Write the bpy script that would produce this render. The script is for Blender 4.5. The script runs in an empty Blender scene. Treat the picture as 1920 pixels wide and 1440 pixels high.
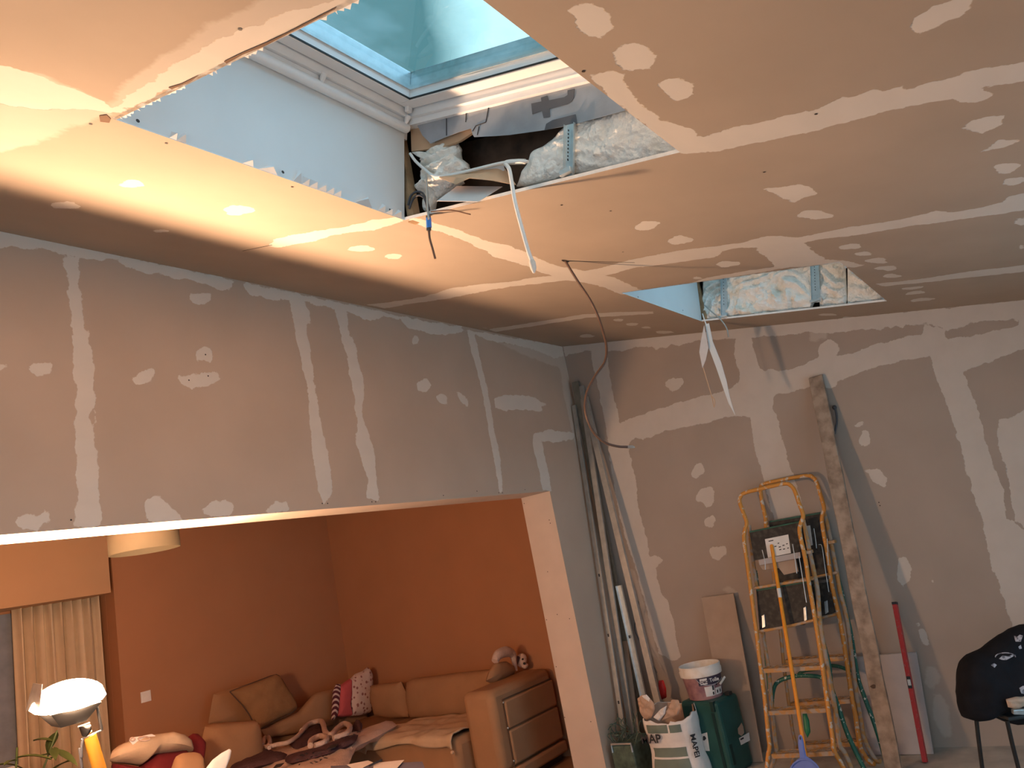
import bpy, bmesh, math, random
import numpy as np
from mathutils import Vector, Matrix, noise
random.seed(7)
scene = bpy.context.scene
C = scene.collection
# ------------------------------------------------------------------ camera
FPX = 1449.53
CAM = np.array([-5.7041, -3.2219, 1.6527])
YAW, PITCH, ROLL = 0.5896, 0.2196, -0.1964
def _rot(yaw, pitch, roll):
    f = np.array([math.cos(pitch)*math.cos(yaw), math.cos(pitch)*math.sin(yaw), math.sin(pitch)])
    r0 = np.array([math.sin(yaw), -math.cos(yaw), 0]); u0 = np.cross(r0, f)
    return math.cos(roll)*r0+math.sin(roll)*u0, -math.sin(roll)*r0+math.cos(roll)*u0, f
CR, CU, CF = _rot(YAW, PITCH, ROLL)
cd = bpy.data.cameras.new('camera'); cam = bpy.data.objects.new('camera', cd); C.objects.link(cam)
cd.sensor_width = 36; cd.lens = FPX/1920*36; cd.clip_start = 0.05
cam.matrix_world = Matrix(((CR[0], CU[0], -CF[0], CAM[0]), (CR[1], CU[1], -CF[1], CAM[1]), (CR[2], CU[2], -CF[2], CAM[2]), (0, 0, 0, 1)))
scene.camera = cam
# ------------------------------------------------------------------ colour management and light
vs = scene.view_settings; vs.view_transform = 'Standard'; vs.look = 'None'; vs.exposure = 0.93; vs.gamma = 1; vs.use_curve_mapping = False
LAMP = 310.0        # radiance of the halogen glass
SKY = 1.0
DOOR_FILL = 27.0          # cool fill from an unseen door added behind the camera
w = bpy.data.worlds.new('sky'); scene.world = w; w.use_nodes = True
nt = w.node_tree; nt.nodes.clear()
wo = nt.nodes.new('ShaderNodeOutputWorld'); bg = nt.nodes.new('ShaderNodeBackground')
tc = nt.nodes.new('ShaderNodeTexCoord'); nz = nt.nodes.new('ShaderNodeTexNoise'); rp = nt.nodes.new('ShaderNodeValToRGB')
dp = nt.nodes.new('ShaderNodeVectorMath'); dp.operation = 'DOT_PRODUCT'; ad = nt.nodes.new('ShaderNodeMath'); ad.operation = 'MULTIPLY_ADD'
nz.inputs['Scale'].default_value = 4.0; nz.inputs['Detail'].default_value = 5
nt.links.new(tc.outputs['Generated'], nz.inputs['Vector']); nt.links.new(tc.outputs['Generated'], dp.inputs[0])
dp.inputs[1].default_value = (1.6, -2.4, 0.0)
nt.links.new(nz.outputs['Fac'], ad.inputs[0]); ad.inputs[1].default_value = 0.5; nt.links.new(dp.outputs['Value'], ad.inputs[2])
nt.links.new(ad.outputs[0], rp.inputs['Fac'])
rp.color_ramp.elements[0].position = 0.16; rp.color_ramp.elements[0].color = (0.065, 0.16, 0.185, 1)
rp.color_ramp.elements[1].position = 0.38; rp.color_ramp.elements[1].color = (0.46, 0.74, 0.80, 1); e3 = rp.color_ramp.elements.new(0.95); e3.color = (0.55, 0.98, 1.30, 1)
nt.links.new(rp.outputs['Color'], bg.inputs['Color']); bg.inputs['Strength'].default_value = SKY
nt.links.new(bg.outputs['Background'], wo.inputs['Surface'])
# dims
K, H = 0.23099, 3.3505           # ceiling slope and its height over the end wall
XJ, LH, TW = -0.6671, 2.1035, 0.2729
XL, YB = -8.2, -4.6              # left and rear walls
YF, ZC2 = 3.3, 2.55              # living room depth, its ceiling
def zc(y): return H+K*y
def area(name, loc, rot, sx, sy, energy, col):
    l = bpy.data.lights.new(name, 'AREA'); l.shape = 'RECTANGLE'; l.size = sx; l.size_y = sy; l.energy = energy; l.color = col
    o = bpy.data.objects.new(name, l); C.objects.link(o); o.location = loc; o.rotation_euler = rot; return o
area('added_door_fill', (XL-0.25, -3.0, 1.2), (0, -math.pi/2, 0), 2.2, 2.6, DOOR_FILL, (0.66, 0.83, 1.0))  # cool fill outside the unseen door added in the left wall
area('added_window_fill', (-2.2, YB-0.25, 1.15), (-math.pi/2, 0, 0), 2.4, 1.9, 24.0, (0.58, 0.78, 1.0))  # cool fill outside the unseen window added in the rear wall

# ------------------------------------------------------------------ pixel -> point on a plane in the room
def ray(x, y): return CF+(x-960)/FPX*CR-(y-720)/FPX*CU
def bp(x, y, n, c):
    d = ray(x, y); n = np.array(n, float); return CAM+d*((c-n@CAM)/(n@d))
def PA(x, y, Y=0.0): return bp(x, y, (0, 1, 0), Y)
def PB(x, y, X=0.0): return bp(x, y, (1, 0, 0), X)
def PZ(x, y, z=0.0): return bp(x, y, (0, 0, 1), z)
def PC(x, y): return bp(x, y, (0, -K, 1), H)
def PT(x, y, xt, xb, zt): return bp(x, y, (1, 0, -(xt-xb)/zt), xb)
def PD(x, y, d): return CAM+ray(x, y)*d

# ------------------------------------------------------------------ materials
def mat(name, col, rough=0.6, metal=0.0, var=0.12, scale=12, bump=0.0, bscale=60, col2=None, spec=0.4, thr=None, coord='Object', sheen=0):
    m = bpy.data.materials.new(name); m.use_nodes = True; t = m.node_tree; b = t.nodes['Principled BSDF']
    b.inputs['Roughness'].default_value = rough; b.inputs['Metallic'].default_value = metal; b.inputs['Specular IOR Level'].default_value = spec
    if sheen: b.inputs['Sheen Weight'].default_value = sheen
    c = t.nodes.new('ShaderNodeTexCoord'); n = t.nodes.new('ShaderNodeTexNoise'); n.inputs['Scale'].default_value = scale; n.inputs['Detail'].default_value = 6
    t.links.new(c.outputs[coord], n.inputs['Vector'])
    r = t.nodes.new('ShaderNodeValToRGB'); c2 = col2 or tuple(v*(1-var) for v in col)
    c1 = col if col2 else tuple(min(1, v*(1+var)) for v in col)
    lo, hi = thr or (0.3, 0.7)
    r.color_ramp.elements[0].position = lo; r.color_ramp.elements[0].color = (*c2, 1); r.color_ramp.elements[1].position = hi; r.color_ramp.elements[1].color = (*c1, 1)
    t.links.new(n.outputs['Fac'], r.inputs['Fac']); t.links.new(r.outputs['Color'], b.inputs['Base Color'])
    if bump:
        n2 = t.nodes.new('ShaderNodeTexNoise'); n2.inputs['Scale'].default_value = bscale; n2.inputs['Detail'].default_value = 5
        t.links.new(c.outputs[coord], n2.inputs['Vector'])
        bu = t.nodes.new('ShaderNodeBump'); bu.inputs['Strength'].default_value = bump; bu.inputs['Distance'].default_value = 0.01
        t.links.new(n2.outputs['Fac'], bu.inputs['Height']); t.links.new(bu.outputs['Normal'], b.inputs['Normal'])
    return m
def drywall(name, board, plaster):
    m = bpy.data.materials.new(name); m.use_nodes = True; t = m.node_tree; b = t.nodes['Principled BSDF']
    L = t.links.new; N = t.nodes.new
    b.inputs['Roughness'].default_value = 0.85; b.inputs['Specular IOR Level'].default_value = 0.2
    c = N('ShaderNodeTexCoord')
    def noi(s, d=4, stretch=None):
        n = N('ShaderNodeTexNoise'); n.inputs['Scale'].default_value = s; n.inputs['Detail'].default_value = d
        if stretch:
            mp = N('ShaderNodeMapping'); mp.inputs['Scale'].default_value = stretch; L(c.outputs['Object'], mp.inputs['Vector']); L(mp.outputs['Vector'], n.inputs['Vector'])
        else: L(c.outputs['Object'], n.inputs['Vector'])
        return n.outputs['Fac']
    def ma(op, a, bb, cc=None):
        n = N('ShaderNodeMath'); n.operation = op
        for i, v in enumerate((a, bb, cc)):
            if v is None: continue
            if isinstance(v, (int, float)): n.inputs[i].default_value = v
            else: L(v, n.inputs[i])
        return n.outputs[0]
    rag = ma('ADD', ma('MULTIPLY_ADD', noi(14, 6), 0.050, -0.025), ma('MULTIPLY_ADD', noi(70, 3), 0.014, -0.007))
    def mask(attr, soft):
        a = N('ShaderNodeAttribute'); a.attribute_name = attr
        s = ma('ADD', a.outputs['Fac'], rag)
        mr = N('ShaderNodeMapRange'); mr.inputs['From Min'].default_value = -soft; mr.inputs['From Max'].default_value = soft; L(s, mr.inputs['Value']); return mr.outputs['Result'], s
    m1, s1 = mask('sd1', 0.0018); m2, s2 = mask('sd2', 0.008)
    streak = noi(4, 5, (1, 2, 2))
    mm = ma('MAXIMUM', m1, ma('MULTIPLY', m2, 0.45))
    rb = N('ShaderNodeValToRGB'); L(noi(2.2, 8), rb.inputs['Fac'])
    rb.color_ramp.elements[0].position = .3; rb.color_ramp.elements[0].color = (*[v*.94 for v in board], 1); rb.color_ramp.elements[1].position = .7; rb.color_ramp.elements[1].color = (*[v*1.05 for v in board], 1)
    rpn = N('ShaderNodeValToRGB'); L(streak, rpn.inputs['Fac'])
    rpn.color_ramp.elements[0].position = .3; rpn.color_ramp.elements[0].color = (*[v*.95 for v in plaster], 1); rpn.color_ramp.elements[1].position = .6; rpn.color_ramp.elements[1].color = (*plaster, 1)
    mx = N('ShaderNodeMix'); mx.data_type = 'RGBA'; L(mm, mx.inputs['Factor']); L(rb.outputs['Color'], mx.inputs['A']); L(rpn.outputs['Color'], mx.inputs['B'])
    L(mx.outputs['Result'], b.inputs['Base Color'])
    bu = N('ShaderNodeBump'); bu.inputs['Strength'].default_value = 0.35; bu.inputs['Distance'].default_value = 0.002
    hgt = ma('MULTIPLY_ADD', streak, m1, m1); L(hgt, bu.inputs['Height']); L(bu.outputs['Normal'], b.inputs['Normal'])
    return m
M = {}
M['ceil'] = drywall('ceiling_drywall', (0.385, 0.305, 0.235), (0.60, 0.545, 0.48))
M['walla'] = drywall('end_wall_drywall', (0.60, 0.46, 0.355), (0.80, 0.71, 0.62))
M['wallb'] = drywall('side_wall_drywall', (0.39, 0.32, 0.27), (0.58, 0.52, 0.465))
M['jamb'] = mat('bare_drywall', (0.60, 0.50, 0.42), 0.85, var=.05, scale=5)
M['living'] = mat('ochre_paint', (0.42, 0.20, 0.098), 0.75, var=.03, scale=3)
M['beam'] = mat('beam_paint', (0.50, 0.31, 0.17), 0.75, var=.03, scale=3)
M['plain'] = mat('plain_board', (0.62, 0.56, 0.50), 0.85, var=.05, scale=3)
M['floor'] = mat('dusty_screed', (0.46, 0.42, 0.37), 0.8, var=.2, scale=6, bump=.3)
M['lfloor'] = mat('brown_floor', (0.25, 0.14, 0.08), 0.45, var=.2, scale=6)
M['reveal'] = mat('pale_board', (0.70, 0.72, 0.72), 0.8, var=.03, scale=4)
M['white'] = mat('white_lacquer', (0.86, 0.87, 0.88), 0.3, var=.02)
M['whiteedge'] = mat('board_edge', (0.80, 0.79, 0.76), 0.8, var=.06, scale=40)
M['wood'] = mat('raw_wood', (0.42, 0.26, 0.14), 0.7, var=.3, scale=18)
M['darkwood'] = mat('dark_rafter', (0.10, 0.06, 0.04), 0.8, var=.4, scale=14)
M['wool'] = mat('mineral_wool', (0.93, 0.91, 0.86), 0.95, var=.0, scale=7, bump=1.0, bscale=70, col2=(0.80, 0.73, 0.62), thr=(.30, .48), spec=.1)
M['foil'] = mat('grey_membrane', (0.36, 0.38, 0.42), 0.35, metal=.35, var=.15, scale=8, bump=.2, bscale=30)
M['foilink'] = mat('membrane_ink', (0.10, 0.11, 0.13), 0.5, metal=.2)
M['zinc'] = mat('galvanised_steel', (0.62, 0.68, 0.70), 0.35, metal=.8, var=.1, scale=30)
M['alu'] = mat('dull_aluminium', (0.42, 0.41, 0.385), 0.38, metal=.5, var=.12, scale=20)
M['steel'] = mat('greenish_steel', (0.24, 0.235, 0.20), 0.5, metal=.5, var=.15, scale=20)
M['card'] = mat('brown_card', (0.62, 0.40, 0.25), 0.85, var=.06)
M['cardw'] = mat('pale_card', (0.66, 0.62, 0.60), 0.8, var=.06)
M['cablew'] = mat('white_cable_sheath', (0.80, 0.80, 0.78), 0.4, var=.03)
M['cableb'] = mat('dark_cable_sheath', (0.06, 0.06, 0.07), 0.4, var=.1)
M['cablebr'] = mat('brown_cable_sheath', (0.13, 0.07, 0.045), 0.45, var=.1)
M['bluetape'] = mat('blue_tape', (0.05, 0.22, 0.65), 0.4)
M['orange'] = mat('orange_paint_spattered', (0.62, 0.27, 0.05), 0.45, scale=34, col2=(0.60, 0.53, 0.45), thr=(.40, .44), metal=.0)
M['orange2'] = mat('dusty_orange_paint', (0.52, 0.27, 0.09), 0.6, scale=26, col2=(0.42, 0.33, 0.26), thr=(.44, .56))
M['broom'] = mat('bright_orange_lacquer', (0.85, 0.32, 0.03), 0.35, var=.05)
M['green'] = mat('dark_green_paint_spattered', (0.02, 0.13, 0.09), 0.4, scale=50, col2=(0.62, 0.62, 0.55), thr=(.36, .39))
M['blackplate'] = mat('scuffed_black_plate', (0.025, 0.022, 0.02), 0.6, scale=30, col2=(0.07, 0.06, 0.05), thr=(.30, .55))
M['greenedge'] = mat('green_edge', (0.02, 0.10, 0.07), 0.5, var=.3)
M['label'] = mat('white_label', (0.75, 0.74, 0.72), 0.5, var=.05)
M['ink'] = mat('black_ink', (0.03, 0.03, 0.035), 0.6)
M['plank'] = mat('mortar_stained_plank', (0.40, 0.31, 0.24), 0.85, var=0, scale=14, col2=(0.22, 0.165, 0.125), thr=(.35, .62), bump=.5, bscale=40)
M['boardbrown'] = mat('brown_board', (0.40, 0.30, 0.23), 0.8, var=.05)
M['boardgrey'] = mat('grey_board', (0.46, 0.42, 0.41), 0.8, var=.05)
M['red'] = mat('red_enamel', (0.55, 0.03, 0.03), 0.4, scale=60, col2=(0.42, 0.12, 0.10), thr=(.3, .4))
M['teal'] = mat('dark_green_plastic', (0.010, 0.062, 0.055), 0.4, scale=8, col2=(0.018, 0.085, 0.078), thr=(.4, .7))
M['tealdark'] = mat('black_green_plastic', (0.006, 0.03, 0.028), 0.4)
M['purple'] = mat('purple_print', (0.20, 0.10, 0.13), 0.45, scale=14, col2=(0.36, 0.20, 0.20), thr=(.4, .65))
M['navy'] = mat('dark_navy_print', (0.05, 0.04, 0.07), 0.45)
M['plasticw'] = mat('dirty_white_plastic', (0.78, 0.75, 0.70), 0.45, scale=10, col2=(0.60, 0.48, 0.34), thr=(.25, .5))
M['paperw'] = mat('crumpled_white_paper', (0.80, 0.77, 0.74), 0.7, var=.06, bump=.4, bscale=25)
M['paperb'] = mat('brown_paper', (0.52, 0.36, 0.26), 0.8, var=.1, bump=.4, bscale=25)
M['bandgreen'] = mat('grey_green_print', (0.16, 0.21, 0.18), 0.6, var=.1)
M['darkgreenwire'] = mat('dusty_green_metal', (0.10, 0.15, 0.12), 0.5, metal=.3, var=.4, scale=25)
M['blueplastic'] = mat('blue_plastic', (0.17, 0.24, 0.62), 0.4, var=.05)
M['black'] = mat('black_metal', (0.02, 0.02, 0.02), 0.45)
M['jacket'] = mat('black_cloth', (0.012, 0.012, 0.015), 0.9, var=.2, bump=.4, bscale=30, spec=.15)
M['print'] = mat('faded_white_print', (0.45, 0.42, 0.45), 0.8, scale=60, col2=(0.15, 0.14, 0.16), thr=(.42, .5))
M['sofa'] = mat('tan_microfibre', (0.36, 0.205, 0.11), 0.9, var=.06, scale=6, bump=.15, bscale=25, spec=.15)
M['cushion'] = mat('ochre_cloth', (0.29, 0.155, 0.07), 0.9, var=.08, bump=.3, bscale=90, spec=.15)
M['piping'] = mat('dark_brown_seam', (0.10, 0.055, 0.035), 0.9)
M['cream'] = mat('cream_cloth', (0.54, 0.40, 0.27), 0.9, var=.06, bump=.4, bscale=18, spec=.15)
M['sherpa'] = mat('cream_fleece', (0.66, 0.50, 0.42), 0.95, var=.08, bump=.8, bscale=120, spec=.1)
M['plum'] = mat('dark_plum_fleece', (0.10, 0.055, 0.06), 0.95, var=.15, bump=.6, bscale=100, spec=.1)
M['redcloth'] = mat('dark_red_cloth', (0.14, 0.009, 0.012), 0.8, var=.1)
M['rose'] = mat('rose_red_cloth', (0.50, 0.09, 0.10), 0.9, var=.06)
M['curtain'] = mat('beige_curtain', (0.60, 0.48, 0.33), 0.9, var=.05)
M['shade'] = mat('cream_lampshade', (0.20, 0.16, 0.10), 0.8, var=.04)
M['yellow'] = mat('yellow_lacquer', (0.55, 0.26, 0.03), 0.4, var=.05)
M['leaf'] = mat('green_leaf', (0.06, 0.085, 0.025), 0.5, var=.35, scale=8)
M['screw'] = mat('dark_screw', (0.03, 0.02, 0.015), 0.6)
M['paper'] = mat('white_paper', (0.75, 0.70, 0.66), 0.7, var=.03)
def floral():
    m = mat('floral_cloth', (0.62, 0.46, 0.40), 0.9); t = m.node_tree; b = t.nodes['Principled BSDF']
    v = t.nodes.new('ShaderNodeTexVoronoi'); v.inputs['Scale'].default_value = 26; c = t.nodes['Texture Coordinate']; t.links.new(c.outputs['Object'], v.inputs['Vector'])
    r = t.nodes.new('ShaderNodeValToRGB'); r.color_ramp.elements[0].color = (0.30, 0.12, 0.10, 1); r.color_ramp.elements[0].position = .30; r.color_ramp.elements[1].color = (0.66, 0.50, 0.43, 1); r.color_ramp.elements[1].position = .38
    t.links.new(v.outputs['Distance'], r.inputs['Fac']); t.links.new(r.outputs['Color'], b.inputs['Base Color']); return m
M['floral'] = floral()
def stripe():
    m = mat('striped_cloth', (0.6, 0.5, 0.5), 0.9); t = m.node_tree; b = t.nodes['Principled BSDF']
    v = t.nodes.new('ShaderNodeTexWave'); v.inputs['Scale'].default_value = 11; v.bands_direction = 'DIAGONAL'; c = t.nodes['Texture Coordinate']; t.links.new(c.outputs['Object'], v.inputs['Vector'])
    r = t.nodes.new('ShaderNodeValToRGB'); r.color_ramp.interpolation = 'CONSTANT'; r.color_ramp.elements[0].color = (0.10, 0.02, 0.03, 1); r.color_ramp.elements[1].color = (0.60, 0.46, 0.42, 1); r.color_ramp.elements[1].position = .62
    t.links.new(v.outputs['Fac'], r.inputs['Fac']); t.links.new(r.outputs['Color'], b.inputs['Base Color']); return m
M['stripe'] = stripe()
def glassmat():
    m = bpy.data.materials.new('damp_window_glass'); m.use_nodes = True; t = m.node_tree; t.nodes.clear(); N = t.nodes.new; L = t.links.new
    o = N('ShaderNodeOutputMaterial'); tr = N('ShaderNodeBsdfTransparent'); gl = N('ShaderNodeBsdfGlossy'); gl.inputs['Roughness'].default_value = .04; gl.inputs['Color'].default_value = (.9, .95, .95, 1)
    tr.inputs['Color'].default_value = (.86, .95, .95, 1); lw = N('ShaderNodeLayerWeight'); pw = N('ShaderNodeMath'); pw.operation = 'POWER'; L(lw.outputs['Facing'], pw.inputs[0]); pw.inputs[1].default_value = 5; fr = N('ShaderNodeMath'); fr.operation = 'MULTIPLY_ADD'; L(pw.outputs[0], fr.inputs[0]); fr.inputs[1].default_value = .9; fr.inputs[2].default_value = .05
    mx = N('ShaderNodeMixShader'); L(fr.outputs[0], mx.inputs[0]); L(tr.outputs[0], mx.inputs[1]); L(gl.outputs[0], mx.inputs[2])
    df = N('ShaderNodeBsdfTranslucent'); df.inputs['Color'].default_value = (.75, .8, .8, 1)
    c = N('ShaderNodeTexCoord'); n = N('ShaderNodeTexNoise'); n.inputs['Scale'].default_value = 3.5; n.inputs['Detail'].default_value = 9; L(c.outputs['Object'], n.inputs['Vector'])
    r = N('ShaderNodeMapRange'); r.inputs['From Min'].default_value = .5; r.inputs['From Max'].default_value = .8; r.inputs['To Max'].default_value = .3; L(n.outputs['Fac'], r.inputs['Value'])
    m2 = N('ShaderNodeMixShader'); L(r.outputs[0], m2.inputs[0]); L(mx.outputs[0], m2.inputs[1]); L(df.outputs[0], m2.inputs[2]); L(m2.outputs[0], o.inputs['Surface']); return m
M['glass'] = glassmat()
def emit(name, col, s):
    m = bpy.data.materials.new(name); m.use_nodes = True; t = m.node_tree; b = t.nodes['Principled BSDF']
    b.inputs['Emission Color'].default_value = (*col, 1); b.inputs['Emission Strength'].default_value = s; b.inputs['Base Color'].default_value = (0, 0, 0, 1); return m
M['halogen'] = emit('lit_halogen_glass', (1.0, 0.60, 0.35), LAMP)

# ------------------------------------------------------------------ mesh helpers
class MB:
    def __init__(s): s.v = []; s.f = []
    def add(s, vs_, fs):
        o = len(s.v); s.v += [tuple(map(float, v)) for v in vs_]; s.f += [tuple(i+o for i in f) for f in fs]; return s
    def box(s, c, size, R=None):
        x, y, z = (d/2 for d in size); vs_ = [np.array(v, float) for v in ((-x,-y,-z),(x,-y,-z),(x,y,-z),(-x,y,-z),(-x,-y,z),(x,-y,z),(x,y,z),(-x,y,z))]
        if R is not None: vs_ = [np.array(R)@v for v in vs_]
        return s.add([v+np.array(c, float) for v in vs_], [(0,3,2,1),(4,5,6,7),(0,1,5,4),(1,2,6,5),(2,3,7,6),(3,0,4,7)])
    def lohi(s, a, b): return s.box([(a[i]+b[i])/2 for i in range(3)], [abs(b[i]-a[i]) for i in range(3)])
    def prism(s, pts, off):   # polygon extruded by an offset vector
        n = len(pts); a = [np.array(q, float) for q in pts]; b = [q+np.array(off, float) for q in a]
        return s.add(a+b, [tuple(range(n))[::-1], tuple(range(n, 2*n))]+[(i, (i+1)%n, n+(i+1)%n, n+i) for i in range(n)])
    def beam(s, a, b, w_, d_, up=(0, 0, 1)):   # rectangular bar
        a = np.array(a, float); b = np.array(b, float); t = b-a; t /= np.linalg.norm(t); u = np.cross(t, up); u /= np.linalg.norm(u); v = np.cross(u, t)
        q = [a+u*i*w_/2+v*j*d_/2 for i, j in ((-1,-1),(1,-1),(1,1),(-1,1))]; return s.prism(q, b-a)
    def chan(s, a, b, w_, d_, up, th=0.002):   # U channel, open towards -v
        a = np.array(a, float); b = np.array(b, float); t = (b-a)/np.linalg.norm(b-a); u = np.cross(t, up); u /= np.linalg.norm(u); v = np.cross(u, t)
        pr = [(-w_/2,-d_/2),(-w_/2,d_/2),(w_/2,d_/2),(w_/2,-d_/2),(w_/2-th,-d_/2),(w_/2-th,d_/2-th),(-w_/2+th,d_/2-th),(-w_/2+th,-d_/2)]
        n = 8; A_ = [a+u*i+v*j for i, j in pr]; B_ = [q+(b-a) for q in A_]
        return s.add(A_+B_, [(i, (i+1)%n, n+(i+1)%n, n+i) for i in range(n)]+[(0,1,6,7),(1,2,5,6),(2,3,4,5),(8,15,14,9),(9,14,13,10),(10,13,12,11)])
    def tube(s, path, r, n=10, sm=0):
        P = [np.array(q, float) for q in path]
        for _ in range(sm):
            Q = [P[0]]
            for a, b in zip(P[:-1], P[1:]): Q += [a*.75+b*.25, a*.25+b*.75]
            P = Q+[P[-1]]
        rs = r if hasattr(r, '__len__') else [r]*len(P)
        if len(rs) != len(P): rs = list(np.interp(np.linspace(0, 1, len(P)), np.linspace(0, 1, len(rs)), rs))
        o = []; nrm = None
        for i, q in enumerate(P):
            t = P[min(i+1, len(P)-1)]-P[max(i-1, 0)]; t = t/(np.linalg.norm(t)+1e-9)
            if nrm is None: nrm = np.cross(t, (0.13, 0.31, 0.94) if abs(t[2]) < .9 else (1, 0.1, 0))
            nrm = nrm-t*(nrm@t); nrm /= np.linalg.norm(nrm); bn = np.cross(t, nrm)
            o += [q+rs[i]*(math.cos(2*math.pi*j/n)*nrm+math.sin(2*math.pi*j/n)*bn) for j in range(n)]
        m_ = len(P); fs = [(i*n+j, i*n+(j+1)%n, (i+1)*n+(j+1)%n, (i+1)*n+j) for i in range(m_-1) for j in range(n)]
        fs += [tuple(range(n))[::-1], tuple((m_-1)*n+j for j in range(n))]
        return s.add(o, fs)
    def lathe(s, prof, c, n=32, R=None):
        o = []
        for r, z in prof: 
            for j in range(n):
                v = np.array([r*math.cos(2*math.pi*j/n), r*math.sin(2*math.pi*j/n), z])
                if R is not None: v = np.array(R)@v
                o.append(v+np.array(c, float))
        m_ = len(prof); return s.add(o, [(i*n+j, i*n+(j+1)%n, (i+1)*n+(j+1)%n, (i+1)*n+j) for i in range(m_-1) for j in range(n)])
    def ball(s, c, r, n=16, m_=10, R=None):
        r = r if hasattr(r, '__len__') else (r, r, r); o = []
        for i in range(m_+1):
            a = math.pi*i/m_
            for j in range(n):
                b = 2*math.pi*j/n; v = np.array([r[0]*math.sin(a)*math.cos(b), r[1]*math.sin(a)*math.sin(b), r[2]*math.cos(a)])
                if R is not None: v = np.array(R)@v
                o.append(v+np.array(c, float))
        return s.add(o, [(i*n+j, i*n+(j+1)%n, (i+1)*n+(j+1)%n, (i+1)*n+j) for i in range(m_) for j in range(n)])
    def inflate(s, pts, nrm, th, rings=10, per=72, power=.5, amp=0.0, freq=8, back=1.0, fold=None):
        # closed lumpy body with the given outline (star shaped about its centre)
        P = [np.array(q, float) for q in pts]; nrm = np.array(nrm, float); nrm /= np.linalg.norm(nrm)
        L = [np.linalg.norm(P[(i+1)%len(P)]-P[i]) for i in range(len(P))]; T = sum(L); R_ = []
        for j in range(per):
            d = T*j/per; i = 0
            while d > L[i] and i < len(L)-1: d -= L[i]; i += 1
            R_.append(P[i]+(P[(i+1)%len(P)]-P[i])*(d/L[i]))
        c = sum(R_)/per
        for sgn in (1, -1):
            o = []; k_ = th*(1 if sgn > 0 else back)
            for a in range(rings+1):
                rr = 1-a/rings; hgt = k_*(1-rr**2.5)**power
                for q in R_:
                    v = c+(q-c)*rr; dd = 0
                    if amp: dd = amp*noise.noise(Vector(v*freq))+amp*.5*noise.noise(Vector(v*freq*2.3))
                    if fold: dd += fold(v)*(1-rr**4)
                    o.append(v+nrm*sgn*(hgt+(dd if rr < .999 else 0)))
            fs = [(a*per+j, a*per+(j+1)%per, (a+1)*per+(j+1)%per, (a+1)*per+j) for a in range(rings) for j in range(per)]
            if sgn < 0: fs = [f[::-1] for f in fs]
            s.add(o, fs)
        return s
    def sheet(s, Pg, th=0.0):  # grid of points
        n, m_ = len(Pg), len(Pg[0]); return s.add([p for r in Pg for p in r], [(i*m_+j, i*m_+j+1, (i+1)*m_+j+1, (i+1)*m_+j) for i in range(n-1) for j in range(m_-1)])
    def build(s, name, m, parent=None, smooth=False, bevel=0, sub=0, solid=0):
        me = bpy.data.meshes.new(name); off = np.array(parent['_w']) if parent is not None else np.zeros(3)
        me.from_pydata([tuple(np.array(v)-off) for v in s.v], [], s.f); me.materials.append(m if not isinstance(m, str) else M[m])
        bm = bmesh.new(); bm.from_mesh(me); bmesh.ops.remove_doubles(bm, verts=bm.verts, dist=1e-5); bmesh.ops.recalc_face_normals(bm, faces=bm.faces); bm.to_mesh(me); bm.free()
        o = bpy.data.objects.new(name, me); C.objects.link(o)
        if parent is not None: o.parent = parent; o['_w'] = list(map(float, off))
        else: o['_w'] = [0.0, 0.0, 0.0]
        if smooth:
            for p in me.polygons: p.use_smooth = True
            try: me.set_sharp_from_angle(angle=math.radians(50))
            except Exception: pass
        if solid: md = o.modifiers.new('t', 'SOLIDIFY'); md.thickness = solid; md.offset = 0
        if bevel: md = o.modifiers.new('b', 'BEVEL'); md.width = bevel; md.segments = 3; md.limit_method = 'ANGLE'; md.angle_limit = math.radians(40)
        if sub: md = o.modifiers.new('s', 'SUBSURF'); md.levels = sub; md.render_levels = sub
        return o
def thing(name, loc, label, cat, group=None):
    o = bpy.data.objects.new(name, None); C.objects.link(o); o.location = tuple(map(float, loc)); o['_w'] = list(map(float, loc)); o.empty_display_size = .1
    o['label'] = label; o['category'] = cat
    if group: o['group'] = group
    return o
def tag(o, label, cat, group=None):
    o['label'] = label; o['category'] = cat
    if group: o['group'] = group
    return o
def struct(o): o['kind'] = 'structure'; return o
def sempty(name, loc):
    o = bpy.data.objects.new(name, None); C.objects.link(o); o.location = tuple(map(float, loc)); o['_w'] = list(map(float, loc)); o['kind'] = 'structure'; return o
def text(s, size, org, right, up, m, parent, name='lettering', ext=0.0006, lift=0.001, bold=0.0, sx=1.0):
    cu = bpy.data.curves.new('t', 'FONT'); cu.body = s; cu.size = size; cu.extrude = ext; cu.offset = bold; cu.resolution_u = 3
    t = bpy.data.objects.new('t', cu); C.objects.link(t); bpy.context.view_layer.update()
    me = bpy.data.meshes.new_from_object(t.evaluated_get(bpy.context.evaluated_depsgraph_get())); bpy.data.objects.remove(t)
    r = np.array(right, float); r /= np.linalg.norm(r); u = np.array(up, float); u -= r*(u@r); u /= np.linalg.norm(u); n = np.cross(r, u); off = np.array(parent['_w'])
    for v in me.vertices:
        p = np.array(org)+r*v.co[0]*sx+u*v.co[1]+n*(v.co[2]+lift)-off; v.co = tuple(p)
    me.materials.clear(); me.materials.append(M[m]); o = bpy.data.objects.new(name, me); C.objects.link(o); o.parent = parent; o['_w'] = list(map(float, off)); return o
def rotz(a): return np.array([[math.cos(a), -math.sin(a), 0], [math.sin(a), math.cos(a), 0], [0, 0, 1]])
def rotaxis(ax, a): return np.array(Matrix.Rotation(a, 3, Vector(ax)))
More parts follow.
